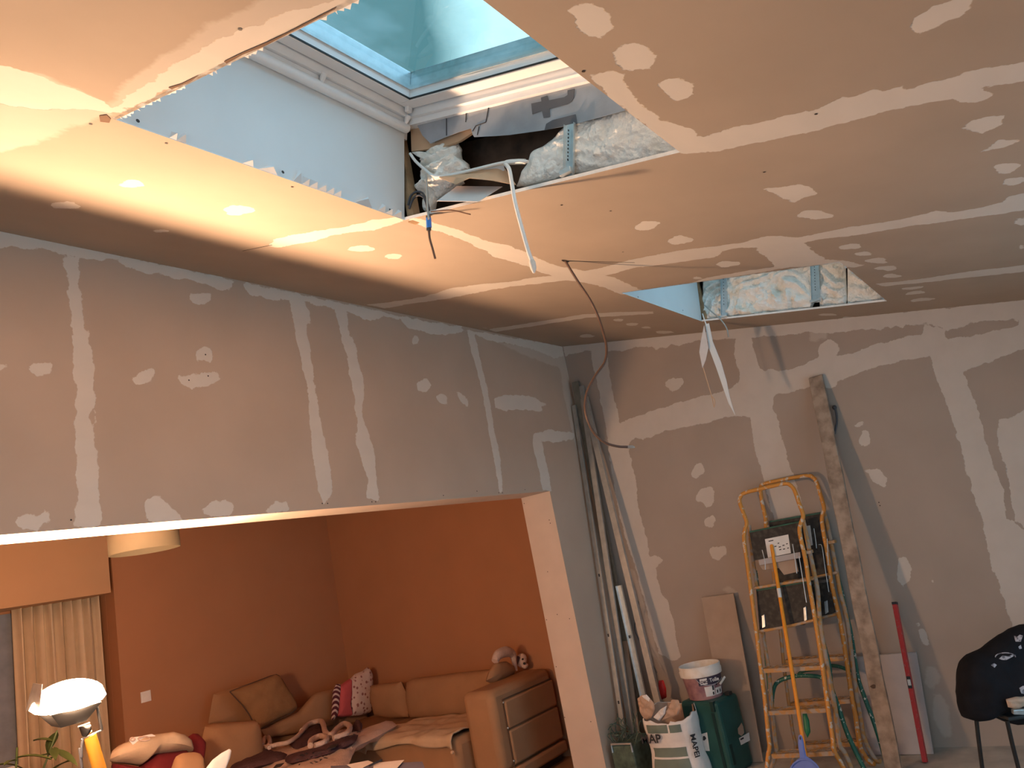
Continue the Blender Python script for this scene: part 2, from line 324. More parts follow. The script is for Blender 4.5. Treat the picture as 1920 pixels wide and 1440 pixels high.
def bezier(P, n=24):
    P = [np.array(p, float) for p in P]; out = []
    Q = [2*P[0]-P[1]]+P+[2*P[-1]-P[-2]]
    for i in range(1, len(Q)-2):
        for j in range(n):
            t = j/n; a, b, c, d = Q[i-1], Q[i], Q[i+1], Q[i+2]
            out.append(.5*((2*b)+(c-a)*t+(2*a-5*b+4*c-d)*t*t+(3*b-a-3*c+d)*t**3))
    return out+[P[-1]]

# ------------------------------------------------------------------ joint-compound marks: signed distance stored on a fine grid
def sdf_poly(G, poly):
    poly = np.array(poly); out = np.full(len(G), -.12); lo = poly.min(0)-.1; hi = poly.max(0)+.1
    idx = np.where((G[:, 0] > lo[0]) & (G[:, 0] < hi[0]) & (G[:, 1] > lo[1]) & (G[:, 1] < hi[1]))[0]
    if not len(idx): return out
    P = G[idx]; d = np.full(len(P), 1e9); ins = np.zeros(len(P), bool)
    for i in range(len(poly)):
        a, b = poly[i], poly[(i+1) % len(poly)]; e = b-a; w_ = P-a
        t = np.clip((w_@e)/max(e@e, 1e-12), 0, 1); q = w_-np.outer(t, e); d = np.minimum(d, (q**2).sum(1))
        if b[1] != a[1]:
            c = (a[1] <= P[:, 1]) != (b[1] <= P[:, 1]); ins ^= c & (P[:, 0] < (b[0]-a[0])*(P[:, 1]-a[1])/(b[1]-a[1])+a[0])
    out[idx] = np.where(ins, 1, -1)*np.sqrt(d); return np.clip(out, -.12, .12)
def grid_wall(name, us, vs_, holes, to3, marks, weak, m, extra=None, extra_mats=(), screws=()):
    U, V = np.meshgrid(us, vs_, indexing='ij'); G = np.stack([U.ravel(), V.ravel()], 1)
    s1 = np.full(len(G), -.12); s2 = np.full(len(G), -.12)
    for q, cut in marks:
        d = sdf_poly(G, q); s1 = np.minimum(s1, -d) if cut else np.maximum(s1, d)
    for q in weak: s2 = np.maximum(s2, sdf_poly(G, q))
    nu, nv = len(us), len(vs_); uc = (us[1:]+us[:-1])/2; vc = (vs_[1:]+vs_[:-1])/2; keep = np.ones((nu-1, nv-1), bool)
    for (a, b, c, d) in holes: keep &= ~(((uc > a) & (uc < b))[:, None] & ((vc > c) & (vc < d))[None, :])
    I, J = np.where(keep); b0 = I*nv+J; F = np.stack([b0, b0+nv, b0+nv+1, b0+1], 1)
    verts = [tuple(p) for p in to3(G[:, 0], G[:, 1])]; faces = [tuple(f) for f in F.tolist()]; nb = len(faces)
    ev, ef, em = extra or ([], [], []); o0 = len(verts); verts += [tuple(map(float, v)) for v in ev]; faces += [tuple(i+o0 for i in f) for f in ef]
    me = bpy.data.meshes.new(name); me.from_pydata(verts, [], faces); me.materials.append(m)
    for x in extra_mats: me.materials.append(M[x])
    for i, k_ in enumerate(em): me.polygons[nb+i].material_index = k_
    pad = np.full(len(ev), -.12)
    for nm, s in (('sd1', s1), ('sd2', s2)):
        at = me.attributes.new(nm, 'FLOAT', 'POINT'); at.data.foreach_set('value', np.concatenate([s, pad]).astype(np.float32))
    o = bpy.data.objects.new(name, me); C.objects.link(o); o['_w'] = [0., 0., 0.]; return struct(o)
def lin(a, b, st, must=()):
    n = max(1, round(abs(b-a)/st)); x = np.linspace(a, b, n+1); return np.unique(np.round(np.concatenate([x, must]), 5))
def ell(cx, cy, rx, ry, rot=0, n=12):
    c, s = math.cos(math.radians(rot)), math.sin(math.radians(rot)); out = []
    for i in range(n):
        a = 2*math.pi*i/n; rr = 1+.12*math.sin(3*a+cx)+.08*math.sin(5*a+cy); x, y = rx*math.cos(a)*rr, ry*math.sin(a)*rr; out.append((cx+x*c-y*s, cy+x*s+y*c))
    return out
# ------------------------------------------------------------------ ceiling
X1, X2, Y1, Y2 = -4.655, -3.503, -1.3986, -2.5345      # near skylight opening
S1, S2, T1, T2 = -1.716, -0.4885, -1.4324, -2.6039     # far skylight opening
cm = [  # (outline in the photo, cut?)
 [(1100,145),(1110,138),(1145,134),(1165,142),(1190,180),(1230,215),(1240,225),(1290,242),(1308,255),(1320,256),(1360,243),(1428,229),(1470,218),(1537,204),(1560,190),(1578,181),(1600,182),(1637,167),(1660,170),(1695,158),(1703,167),(1770,148),(1828,133),(1925,116),(2400,30),(2400,66),(1925,150),(1845,165),(1866,175),(1849,187),(1803,192),(1787,183),(1703,200),(1660,208),(1620,221),(1580,230),(1537,242),(1480,256),(1420,267),(1353,283),(1299,287),(1274,287),(1200,230),(1120,158)],
 [(690,571),(750,564),(800,555),(850,540),(900,533),(960,528),(1000,520),(1060,516),(1120,504),(1182,487),(1266,471),(1330,463),(1387,456),(1420,448),(1440,443),(1462,443),(1495,446),(1540,437),(1595,425),(1660,416),(1716,406),(1753,396),(1787,398),(1840,388),(1878,379),(1895,367),(1925,361),(2400,295),(2400,325),(1925,394),(1828,408),(1760,417),(1703,425),(1650,433),(1599,442),(1540,449),(1507,455),(1530,475),(1545,486),(1590,490),(1618,497),(1599,502),(1574,495),(1540,499),(1482,501),(1412,513),(1353,524),(1299,530),(1324,521),(1387,510),(1455,500),(1435,482),(1416,465),(1390,464),(1357,471),(1345,481),(1245,496),(1191,502),(1145,515),(1100,523),(1040,528),(1000,533),(950,538),(900,548),(840,560),(780,568),(720,578)],
 [(768,408),(800,413),(840,425),(880,440),(905,450),(960,462),(1000,480),(1040,497),(1070,503),(1100,509),(1150,520),(1185,536),(1212,547),(1165,553),(1130,538),(1095,530),(1050,524),(1020,512),(985,498),(960,490),(930,483),(900,465),(850,443),(800,428),(765,413)],
 [(500,462),(520,447),(560,439),(600,432),(650,425),(700,412),(750,406),(762,410),(740,421),(700,432),(650,436),(620,443),(590,452),(560,457),(520,465)],
 [(905,614),(919,617),(1010,603),(1098,589),(1160,585),(1225,584),(1228,588),(1150,593),(1098,596),(1010,610),(930,622)],
 [(1641,532),(1690,527),(1724,523),(1803,511),(1860,504),(1925,496),(2400,455),(2400,467),(1925,509),(1860,516),(1799,522),(1740,529),(1703,532),(1660,537)],
 [(205,210),(260,165),(310,135),(350,108),(400,78),(470,50),(540,22),(600,8),(660,-10),(700,-10),(560,62),(460,105),(330,162),(230,210)],
 [(-20,118),(30,128),(60,140),(130,165),(190,190),(212,212),(160,205),(110,205),(60,205),(-20,190)],
]
cw = [
 [(-20,195),(60,190),(130,195),(160,215),(110,250),(60,272),(-20,290)],
 [(205,200),(240,150),(320,100),(390,45),(480,10),(560,-20),(690,-30),(690,-5),(500,75),(300,165),(215,210)],
 [(-20,125),(80,140),(180,185),(210,215),(150,235),(80,225),(-20,210)],
]
blobs = [[(1068,22),(1085,10),(1105,8),(1135,15),(1142,35),(1145,52),(1125,70),(1108,68),(1095,60),(1080,42)],
 [(1153,100),(1165,90),(1180,83),(1215,85),(1228,98),(1232,112),(1218,132),(1200,131),(1185,134),(1165,122)],
 [(1233,157),(1252,150),(1270,148),(1315,158),(1302,166),(1300,180),(1285,183),(1270,187),(1245,174)],
 [(1703,58),(1720,35),(1760,8),(1800,-6),(1835,-6),(1820,10),(1822,20),(1790,35),(1750,55),(1715,66)],
 [(1805,240),(1820,226),(1850,220),(1885,217),(1875,233),(1840,250)],[(1845,284),(1875,260),(1908,264),(1885,276)],
 [(1432,353),(1465,350),(1500,345),(1522,352),(1530,364),(1490,378),(1460,368)],[(1187,430),(1205,415),(1240,415),(1222,430),(1200,433)],
 ell(1888,315,23,9,-5),ell(1900,340,24,7,-5),ell(1527,403,32,8),ell(1276,450,24,8,-4),ell(1365,495,22,6,-3),ell(1307,521,8,2.5),
 ell(1595,462,20,5,-5),ell(1620,476,17,4),ell(1645,489,21,5),ell(1663,503,20,5),ell(1672,517,17,3.5),ell(1590,496,22,5),ell(1712,540,20,2.5,-6),ell(1715,549,19,3,-6),ell(1728,562,23,3,-6),
 ell(1915,415,12,7),ell(1916,463,6,5),ell(448,394,30,9),ell(678,466,26,6),ell(738,481,17,5),ell(245,345,24,7),ell(125,385,26,7),ell(298,433,15,3),ell(1160,600,10,2.5),ell(1185,608,13,2.5),ell(1212,614,9,2),ell(1246,623,18,2.5),ell(1552,590,16,2),ell(1592,596,12,2.5),ell(1100,630,14,3)]
def uvC(q): return [tuple(PC(x, y)[:2]) for x, y in q]
marks = [(uvC(q), False) for q in cm+blobs]; weak = [uvC(q) for q in cw]
XV = -5.2
ux = np.concatenate([[XL], lin(XV, 0, .016, (X1, X2, S1, S2))]); uy = lin(YB, 0, .016, (Y1, Y2, T1, T2))
ev, ef = [], []
def lip(x1, x2, y1, y2, t=.0125):
    for (a, b) in (((x1, y1), (x2, y1)), ((x2, y1), (x2, y2)), ((x2, y2), (x1, y2)), ((x1, y2), (x1, y1))):
        o = len(ev); ev.extend([(*a, zc(a[1])), (*b, zc(b[1])), (*b, zc(b[1])+t), (*a, zc(a[1])+t)]); ef.append((o, o+1, o+2, o+3))
lip(X1, X2, Y1, Y2); lip(S1, S2, T1, T2)
ceil = grid_wall('ceiling', ux, uy, [(X1, X2, Y2, Y1), (S1, S2, T2, T1)], lambda u, v: np.stack([u, v, H+K*v], 1), marks, weak, M['ceil'], (ev, ef, [1]*len(ef)), ('whiteedge',))
# ------------------------------------------------------------------ end wall with the wide opening (front face at y=0)
am = [
 [(-10,428),(0,432),(220,478),(440,525),(640,568),(760,594),(880,619),(1055,649),(1057,668),(1040,672),(1000,655),(950,643),(920,640),(890,627),(872,620),(860,624),(820,628),(800,624),(765,615),(750,600),(720,592),(705,600),(680,598),(655,585),(640,580),(622,577),(600,574),(575,566),(540,562),(510,562),(490,556),(470,552),(457,540),(455,529),(440,528),(436,531),(428,545),(410,543),(390,534),(370,530),(350,522),(325,523),(300,512),(280,516),(262,508),(240,502),(222,492),(222,488),(210,484),(190,488),(178,486),(150,484),(130,480),(100,474),(80,466),(50,466),(20,462),(-10,462)],
 [(119,480),(125,520),(130,560),(134,600),(138,650),(137,690),(142,730),(143,760),(141,850),(145,900),(146,945),(140,985),(165,992),(192,985),(193,960),(186,940),(186,900),(181,850),(178,815),(166,780),(173,770),(180,792),(177,745),(173,740),(178,690),(173,672),(172,650),(166,645),(167,622),(158,622),(157,595),(152,560),(150,520),(146,482)],
 [(541,556),(550,600),(556,640),(568,695),(578,740),(582,790),(585,850),(592,890),(597,920),(608,948),(614,936),(624,922),(620,880),(615,850),(608,820),(603,790),(596,760),(590,735),(588,700),(585,670),(577,630),(575,608),(586,609),(580,590),(570,560)],
 [(626,572),(634,600),(640,636),(650,665),(655,700),(664,740),(670,800),(668,830),(678,862),(690,900),(688,935),(711,940),(706,900),(704,870),(698,835),(690,810),(680,780),(680,760),(683,742),(679,700),(674,680),(666,650),(662,632),(655,630),(652,600),(648,575)],
 [(875,616),(882,650),(890,680),(898,710),(905,740),(912,780),(920,830),(930,880),(937,924),(943,922),(941,890),(938,860),(930,820),(922,775),(915,735),(905,690),(895,650),(888,622)],
 [(1003,812),(998,826),(1002,850),(1010,880),(1018,920),(1034,921),(1030,895),(1025,870),(1018,840),(1015,826),(1040,830),(1074,824),(1078,812),(1050,808),(1030,806)],
 [(-10,681),(10,683),(8,694),(2,698),(-10,715)],[(54,683),(75,680),(104,680),(95,686),(92,698),(72,705),(58,698)],[(355,549),(396,549),(395,564),(380,570),(365,568),(356,562)],
 [(375,650),(385,647),(398,653),(400,668),(394,680),(380,674),(367,678),(370,660)],[(249,712),(262,698),(285,689),(293,698),(275,719),(258,723)],
 [(334,705),(350,702),(372,703),(386,697),(404,697),(412,710),(400,722),(385,724),(360,728),(345,722)],
 [(28,970),(60,966),(80,965),(84,955),(92,962),(100,975),(80,980),(70,994),(40,994),(30,985)],[(272,979),(272,940),(290,930),(303,934),(320,946),(332,955),(339,975),(337,980)],
 [(379,966),(380,954),(398,942),(405,935),(425,940),(438,942),(437,955),(430,963),(400,968)],[(498,960),(505,950),(520,939),(537,940),(541,958),(520,962)],
 ell(779,638,7,8),[(782,718),(790,711),(800,710),(809,722),(802,734),(794,736),(784,730)],ell(829,748,13,8,25),[(854,733),(864,736),(875,748),(878,757),(878,766),(866,758)],
 [(926,746),(945,741),(970,740),(995,743),(1010,750),(1024,758),(1016,763),(1018,771),(985,768),(945,770),(928,765)],[(744,594),(790,600),(850,611),(868,610),(850,621),(815,620),(790,617),(765,614),(755,604)]]
aw = [[(1045,650),(1062,650),(1078,800),(1085,860),(1070,800),(1055,730)], [(930,640),(1050,660),(1050,690),(980,665)]]
uvA = lambda q: [tuple(PA(x, y)[[0, 2]]) for x, y in q]
ux = np.concatenate([[XL], lin(-4.6, 0, .016, (XJ,))]); uz = lin(0, H, .016, (LH,))
OL = -5.6
ux = np.unique(np.concatenate([ux, [OL]]))
E_v = [(OL,0,0),(OL,TW,0),(OL,TW,LH),(OL,0,LH),(XJ,0,LH),(XJ,TW,LH),(XJ,TW,0),(XJ,0,0),(0,TW,0),(0,TW,ZC2+.3),(XJ,TW,ZC2+.3),(OL,TW,ZC2+.3),(XL,TW,0),(XL,TW,ZC2+.3)]
E_f = [(0,1,2,3),(3,2,5,4),(4,5,6,7),(6,5,10,9,8),(2,11,10,5),(12,13,11,2,1)]
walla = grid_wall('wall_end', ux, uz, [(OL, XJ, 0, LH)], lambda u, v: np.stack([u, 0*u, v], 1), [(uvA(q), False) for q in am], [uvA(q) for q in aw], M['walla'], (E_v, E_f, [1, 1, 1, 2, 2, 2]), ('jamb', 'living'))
# ------------------------------------------------------------------ right-hand wall (x=0)
bm_ = [
 ([(1055,648),(1160,637),(1393,611),(1560,596),(1700,583),(1925,561),(2400,516),(2400,540),(1925,598),(1870,601),(1830,611),(1800,613),(1775,621),(1760,611),(1735,606),(1700,611),(1690,616),(1680,611),(1672,616),(1664,612),(1655,617),(1640,616),(1600,620),(1550,626),(1515,623),(1460,630),(1440,629),(1420,632),(1400,633),(1380,635),(1340,637),(1300,640),(1270,650),(1260,646),(1250,652),(1240,650),(1230,655),(1222,650),(1200,652),(1185,652),(1172,658),(1150,657),(1135,660),(1115,660),(1100,656),(1080,662),(1060,668)], False),
 ([(1108,652),(1113,690),(1120,720),(1128,760),(1138,810),(1143,860),(1150,900),(1158,950),(1170,1000),(1190,1060),(1215,1150),(1235,1225),(1262,1240),(1276,1230),(1268,1200),(1262,1160),(1252,1125),(1240,1115),(1232,1085),(1230,1065),(1245,1050),(1226,1042),(1218,1045),(1214,1010),(1203,980),(1196,940),(1195,920),(1188,880),(1181,850),(1180,830),(1190,820),(1205,824),(1227,817),(1250,808),(1270,803),(1300,798),(1327,792),(1350,785),(1377,779),(1407,783),(1410,805),(1412,830),(1422,860),(1428,890),(1440,930),(1455,990),(1510,990),(1502,940),(1490,900),(1480,870),(1475,850),(1467,830),(1460,790),(1450,765),(1449,745),(1460,739),(1490,734),(1520,725),(1560,729),(1575,713),(1607,702),(1630,692),(1660,684),(1700,675),(1742,668),(1750,690),(1757,712),(1772,747),(1785,790),(1802,837),(1812,880),(1825,927),(1835,955),(1844,976),(1848,1010),(1855,1047),(1874,1100),(1893,1160),(1912,1220),(1990,1250),(1960,1090),(1925,1000),(1900,975),(1886,972),(1884,940),(1883,920),(1870,890),(1862,870),(1855,852),(1848,820),(1842,800),(1836,785),(1832,760),(1825,747),(1815,720),(1806,699),(1830,688),(1855,680),(1880,668),(1896,661),(1925,653),(2300,552),(2300,545),(1925,600),(1880,602),(1780,620),(1731,606),(1731,627),(1709,629),(1660,642),(1631,649),(1608,659),(1590,663),(1565,669),(1573,655),(1568,640),(1553,636),(1540,645),(1534,660),(1539,670),(1508,683),(1480,693),(1465,696),(1448,692),(1433,695),(1425,690),(1420,675),(1412,650),(1408,632),(1380,632),(1378,650),(1376,665),(1380,680),(1388,700),(1386,718),(1370,728),(1350,735),(1320,742),(1293,749),(1250,762),(1221,771),(1190,782),(1161,793),(1160,770),(1152,750),(1148,730),(1144,700),(1138,670),(1136,655)], False),
 ([(1772,622),(1790,618),(1820,607),(1850,604),(1880,600),(1915,604),(1900,612),(1870,619),(1850,624),(1825,628),(1790,634),(1778,636)], True),
 ([(2060,820),(1980,770),(1925,768),(1906,776),(1890,784),(1876,787),(1874,800),(1866,811),(1870,830),(1877,849),(1887,871),(1890,895),(1895,925),(1904,972),(1925,995),(2000,1010),(2070,930)], False)]
bb = [ell(1265,720,17,12,-15),ell(1309,882,11,15,30),ell(1324,930,18,18),ell(1331,978,10,12,20),ell(1347,1036,17,13,-10),ell(1621,822,10,16,5),ell(1612,796,9,4,-20),
 [(1615,881),(1630,880),(1645,878),(1655,885),(1662,898),(1658,913),(1645,909),(1635,902),(1628,888)],[(1686,1046),(1700,1045),(1707,1065),(1704,1090),(1693,1098),(1683,1085),(1681,1065)],
 [(1721,1180),(1733,1180),(1741,1195),(1743,1211),(1730,1206),(1724,1196)],ell(1722,1170,4,4),ell(1748,1090,3,4)]
bw = [[(1365,1100),(1385,1112),(1380,1118),(1350,1104)],ell(1748,1270,15,19),[(1750,1300),(1765,1300),(1780,1330),(1784,1380),(1770,1385),(1752,1350)],
 [(1515,605),(1555,600),(1550,635),(1520,640)],
 [(1165,1060),(1190,1070),(1240,1250),(1200,1200)]]  # shaded area by the plaster band's foot, put into the colour as fainter tone
uvB = lambda q: [tuple(PB(x, y)[[1, 2]]) for x, y in q]
uy = lin(YB, 0, .014); uz = lin(0, H, .014)
lvx = [(0,0,0),(0,YF,0),(0,YF,ZC2+.3),(0,0,ZC2+.3)]
def clipz(u, v): return np.stack([0*u, u, np.minimum(v, H+K*u)], 1)
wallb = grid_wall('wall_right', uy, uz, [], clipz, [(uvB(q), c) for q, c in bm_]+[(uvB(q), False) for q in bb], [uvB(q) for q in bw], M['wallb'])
struct(MB().add([(0,TW,0),(0,YF,0),(0,YF,ZC2),(0,TW,ZC2)], [(0,1,2,3)]).build('wall_living_right', M['living']))
# remaining shell
struct(MB().lohi((XL-.1,YB-.1,-.1),(0.1,TW*.5,0)).build('floor', M['floor']))
struct(MB().lohi((XL,TW*.5,-.1),(0.1,YF+.4,0)).build('floor_living', M['lfloor']))
wr = MB(); wr.lohi((XL,YB-.1,0),(-3.5,YB,3.2)); wr.lohi((-.9,YB-.1,0),(0.1,YB,3.2)); wr.lohi((-3.5,YB-.1,2.15),(-.9,YB,3.2)); wr.lohi((-3.5,YB-.1,0),(-.9,YB,.15)); struct(wr.build('wall_rear', M['plain']))
wq = sempty('window_4', (-2.2, YB, .15)); f = MB(); f.lohi((-3.5,YB-.08,.15),(-.9,YB-.02,.21)); f.lohi((-3.5,YB-.08,2.09),(-.9,YB-.02,2.15))  # unseen window, added so cool fill reaches the lower walls
for x in (-3.5, -2.23, -.96): f.lohi((x,YB-.08,.15),(x+.06,YB-.02,2.15))
f.build('frame', M['white'], wq)
wl = MB(); wl.lohi((XL-.1,YB,0),(XL,-4.2,4)); wl.lohi((XL-.1,-1.8,0),(XL,TW,4)); wl.lohi((XL-.1,-4.2,2.25),(XL,-1.8,4)); struct(wl.build('wall_left', M['plain']))
dr = sempty('added_door', (XL, -3.0, 0)); f = MB()  # unseen glazed door, added as an opening for the cool fill
for y in (-4.2, -3.03, -1.86): f.lohi((XL-.08,y,0),(XL-.02,y+.06,2.25))
f.lohi((XL-.08,-4.2,2.19),(XL-.02,-1.8,2.25)); f.lohi((XL-.08,-4.2,0),(XL-.02,-1.8,.06)); f.build('door_frame', M['white'], dr)
struct(MB().lohi((0.02,YB,0),(0.12,YF+.4,4.2)).build('wall_outer', M['plain']))
struct(MB().lohi((XL,.05,H+.0),(0.0,TW,4.2)).build('attic_closure_end', M['darkwood']))  # unseen strip added to close the roof cavity against light leaks
struct(MB().lohi((XL,YB-.1,2.0),(0.0,YB-.02,4.2)).build('attic_closure_rear', M['darkwood']))  # unseen strip, likewise added to stop sky light leaking in
# screw heads and pencil lines left in the boards
sc = MB()
def dot(p, n, r=.004):
    n = np.array(n, float); a = np.cross(n, (.3, .5, .8)); a /= np.linalg.norm(a); b = np.cross(n, a); p = np.array(p)+n*.0015
    sc.add([p+r*(math.cos(i*math.pi/4)*a+math.sin(i*math.pi/4)*b) for i in range(8)], [tuple(range(8))])
nC = np.array((0, K, -1))/math.hypot(K, 1)
for q in [(450,54),(170,232),(312,268),(548,350),(1094,133),(1433,322),(1145,395),(1053,384),(1168,472),(1530,213)]: dot(PC(*q), nC, .005)
sc.build('screw_head', M['screw'], ceil); sc = MB()
for q in [(604,944),(614,944),(697,941),(704,941),(935,924),(942,924),(831,929),(894,921),(984,918),(133,975),(390,705),(385,665),(354,713)]: dot(PA(*q), (0, -1, 0), .004)
sc.build('screw_head', M['screw'], walla); sc = MB()
for q in [(983,944),(1030,975),(1027,1072),(1045,1152),(1043,1250),(1059,1345),(1025,1162),(1108,1353),(1032,921+60),(1068,1160)]: dot(PA(*q) if 0 else bp(*q, (1,0,0), XJ), (-1, 0, 0), .004)
sc.build('screw_head', M['screw'], walla, ); sc = MB()
for q in [(1648,942),(1650,948)]: dot(PB(*q), (-1, 0, 0), .004)
sc.build('screw_head', M['screw'], wallb)
cr = MB(); a, b = PC(455,470), PC(510,459); cr.beam(a+nC*.001, b+nC*.001, .003, .001, nC); a, b = PC(1060,489), PC(1190,492); cr.beam(a+nC*.001, b+nC*.001, .003, .001, nC); cr.build('joint_gap', M['screw'], ceil)
# ------------------------------------------------------------------ roof, roof windows and their unfinished shafts
RS = .307; RN = math.hypot(RS, 1); RU = np.array([-1., 0, 0]); RV = np.array([0, -1, -RS])/RN; RW = np.array([0, -RS, 1])/RN
def roof_frame(ox, oy=-1.50, oz=3.40):
    O = np.array([ox, oy, oz]); return lambda u, v, w_: O+RU*u+RV*v+RW*w_
RM = np.array([RU, RV, RW]).T
F1 = roof_frame(X2); F2 = roof_frame(S2)
rf = MB()
ue = [-4.0, -.06, 1.25, 2.955, 4.28, 5.0]   # u measured from X2, increasing to the left (-x)
def rbox(mb, F, a, b):
    c = F(*[(a[i]+b[i])/2 for i in range(3)]); mb.box(c, [abs(b[i]-a[i]) for i in range(3)], RM)
us_ = [X2-XL, 1.25, -.06, (X2-S2)+1.25+.0, (X2-S2)-.06, -3.6]  # descending
vv = [-1.6, -.06, 1.21, 3.4]
for i in range(5):
    for j in range(3):
        if i in (1, 3) and j == 1: continue
        rbox(rf, F1, (us_[i+1], vv[j], .06), (us_[i], vv[j+1], .14))
struct(rf.build('roof', M['darkwood']))
def roof_window(n, F):
    r = sempty('window_%d' % n, F(.6, .57, 0)); W_, V_ = 1.19, 1.15
    def ring(u0, u1, w0, w1, name, m, inset=0, bev=.003):
        mb = MB()
        a, b = u0, u1  # from inner edge offset a to b (a<b measured outwards negative)
        rbox(mb, F, (a, a, w0), (b, V_-a, w1)); rbox(mb, F, (W_-b, a, w0), (W_-a, V_-a, w1))
        rbox(mb, F, (b, a, w0), (W_-b, b, w1)); rbox(mb, F, (b, V_-b, w0), (W_-b, V_-a, w1))
        return mb.build(name, m, r, bevel=bev)
    ring(-.055, 0, .0, .12, 'frame', M['white'])
    ring(0, .018, .022, .12, 'frame_step', M['white'])
    ring(.024, .085, .052, .11, 'sash', M['white'])
    ring(.084, .089, .056, .062, 'gasket', M['black'], bev=0)
    ring(.085, .092, .092, .11, 'spacer_bar', M['zinc'], bev=0)
    g = MB(); g.add([F(.08, .08, .1), F(W_-.08, .08, .1), F(W_-.08, V_-.08, .1), F(.08, V_-.08, .1)], [(0, 1, 2, 3)]); g.build('pane', M['glass'], r)
    ring(-.06, .03, .12, .20, 'flashing', M['zinc'])
    cl = MB(); rbox(cl, F, (.03, .03, .030), (.055, .05, .053)); cl.build('corner_clip', M['white'], r, bevel=.004)
    return r
w1 = roof_window(1, F1)
# half-round lining rail with its studs along the top of the boarded reveal
rl = MB(); a, b = F1(-.0, -.005, -.012), F1(1.19, -.005, -.012); rl.tube([a, b], .020, 12)
rl2 = MB()
for u in (.02, .45, .88): rl2.tube([F1(u, -.0, -.012), F1(u, .02, .03)], [.006, .014], 8)
rl.build('lining_rail', M['white'], w1, smooth=True); rl2.build('rail_stud', M['white'], w1, smooth=True)
rg = MB(); rbox(rg, F1, (-.03, -.05, -.045), (1.22, -.03, .0)); rg.build('lining_groove', M['white'], w1)
w2 = roof_window(2, F2)
def reveal(n, xa, xb, y1, y2, F):
    r = sempty('trim_%d' % n, (xb, y1, zc(y1)))
    mb = MB(); b = F(0, -.02, 0); b2 = F(0, 1.17, 0); z0 = zc(y1); z2 = zc(y2)
    mb.prism([(xb, y1, z0+.004), (xb, b[1], b[2]), (xa, b[1], b[2]), (xa, y1, z0+.004)], (0, .0125, 0)); o = mb.build('reveal_board', M['reveal'], r)
    mb = MB(); mb.prism([(xa, y1, z0), (xa, b[1], b[2]), (xa, b2[1], b2[2]), (xa, y2, z2)], (-.0125, 0, 0)); mb.build('reveal_board', M['reveal'], r)
    mb = MB(); mb.prism([(xb, y2, z2), (xb, b2[1], b2[2]), (xa, b2[1], b2[2]), (xa, y2, z2)], (0, -.0125, 0)); mb.build('reveal_board', M['reveal'], r)
    return r
r1 = reveal(1, X1, X2, Y1, Y2, F1); r2 = reveal(2, S1, S2, T1, T2, F2)
sc = MB()
for q in [(258,227),(530,323),(731,394)]: dot(bp(*q, (0,1,0), Y1-.012), (0, -1, 0), .006)
for q in [(1196,557),(1276,541),(1280,582)]: dot(bp(*q, (0,1,0), T1-.012), (0, -1, 0), .005)
sc.build('screw_head', M['screw'], r1)
# torn paper along the lower edge of the reveal
tp = MB(); rnd = random.Random(3)
for q0, q1, h_ in [((318,263),(332,270),8),((332,268),(349,270),14),((455,308),(475,312),8),((485,318),(520,328),10),((550,338),(566,350),24),((567,348),(580,355),12),((580,352),(596,360),12),((596,358),(612,364),12),((612,362),(626,370),12),((626,368),(640,376),12),((665,380),(697,386),18),((708,390),(722,400),14),((722,396),(735,402),12),((736,398),(752,405),14)]:
    a = bp(*q0, (0,1,0), Y1-.006); b = bp(*q1, (0,1,0), Y1-.006); a[2] = b[2] = zc(Y1)-.002; m_ = (a+b)/2+np.array([rnd.uniform(-.02,.02), -.012, h_/520])
    c = (a*.4+b*.6)+np.array([0, -.022, h_/900]); tp.add([a, b, m_, c], [(0, 1, 3), (1, 2, 3), (0, 3, 2)])
tp.build('torn_paper', M['reveal'], r1)
te = MB()   # ragged paper fringe along the other edges
def fringe(a, b, n, s, seed):
    rr = random.Random(seed); a = np.array(a); b = np.array(b)
    for i in range(n):
        t = rr.random(); L_ = rr.uniform(.005, .03); p = a+(b-a)*t; q = p+(b-a)/np.linalg.norm(b-a)*L_; m_ = (p+q)/2+np.array(s)*rr.uniform(.3, 1)+nC*rr.uniform(.0, .006)
        te.add([p, q, m_], [(0, 1, 2)])
fringe((X1, Y1, zc(Y1)), (X1, Y2, zc(Y2)), 34, (.009, 0, 0), 1); fringe((S1, T2, zc(T2)), (S2, T2, zc(T2)), 30, (0, .01, 0), 2)
te.build('torn_paper', M['whiteedge'], ceil)
# cavity behind the unboarded sides
def cavity(n, xb, y1, y2, F):
    r = sempty('trim_%d' % n, (xb+.25, (y1+y2)/2, zc(y2)))
    mb = MB(); mb.prism([(xb+.22, y1+.3, zc(y1+.3)+.02), (xb+.22, y1+.3, zc(y1+.3)+.40), (xb+.22, y2-.3, zc(y2-.3)+.30), (xb+.22, y2-.3, zc(y2-.3)+.02)], (.08, 0, 0)); mb.build('rafter', M['darkwood'], r)
    mb = MB(); mb.lohi((xb+.018, y1-.035, zc(y1)-.006), (xb+.06, y1-.002, 3.46)); mb.build('stud', M['wood'], r)
    return r
cavity(3, X2, Y1, Y2, F1); cavity(4, S2, T1, T2, F2)
XP = X2+.03
def PX(x, y, X): return bp(x, y, (1, 0, 0), X)
m_ = MB(); pts = [(778,225),(784,238),(792,254),(807,269),(836,257),(862,247),(883,241),(886,252),(889,257),(930,255),(956,253),(1020,244),(1058,237),(1081,232),(1180,205),(1180,120),(1087,130),(1000,150),(900,180),(830,200)]
P = [PX(x, y, XP-.012) for x, y in pts]; m_.prism(P, (.0015, 0, 0))
fm = thing('roof_membrane', PX(889,257,XP), 'torn grey roofing membrane with dark print, hanging below the roof window frame', 'membrane')
m_.build('sheet', M['foil'], fm)
q = MB()
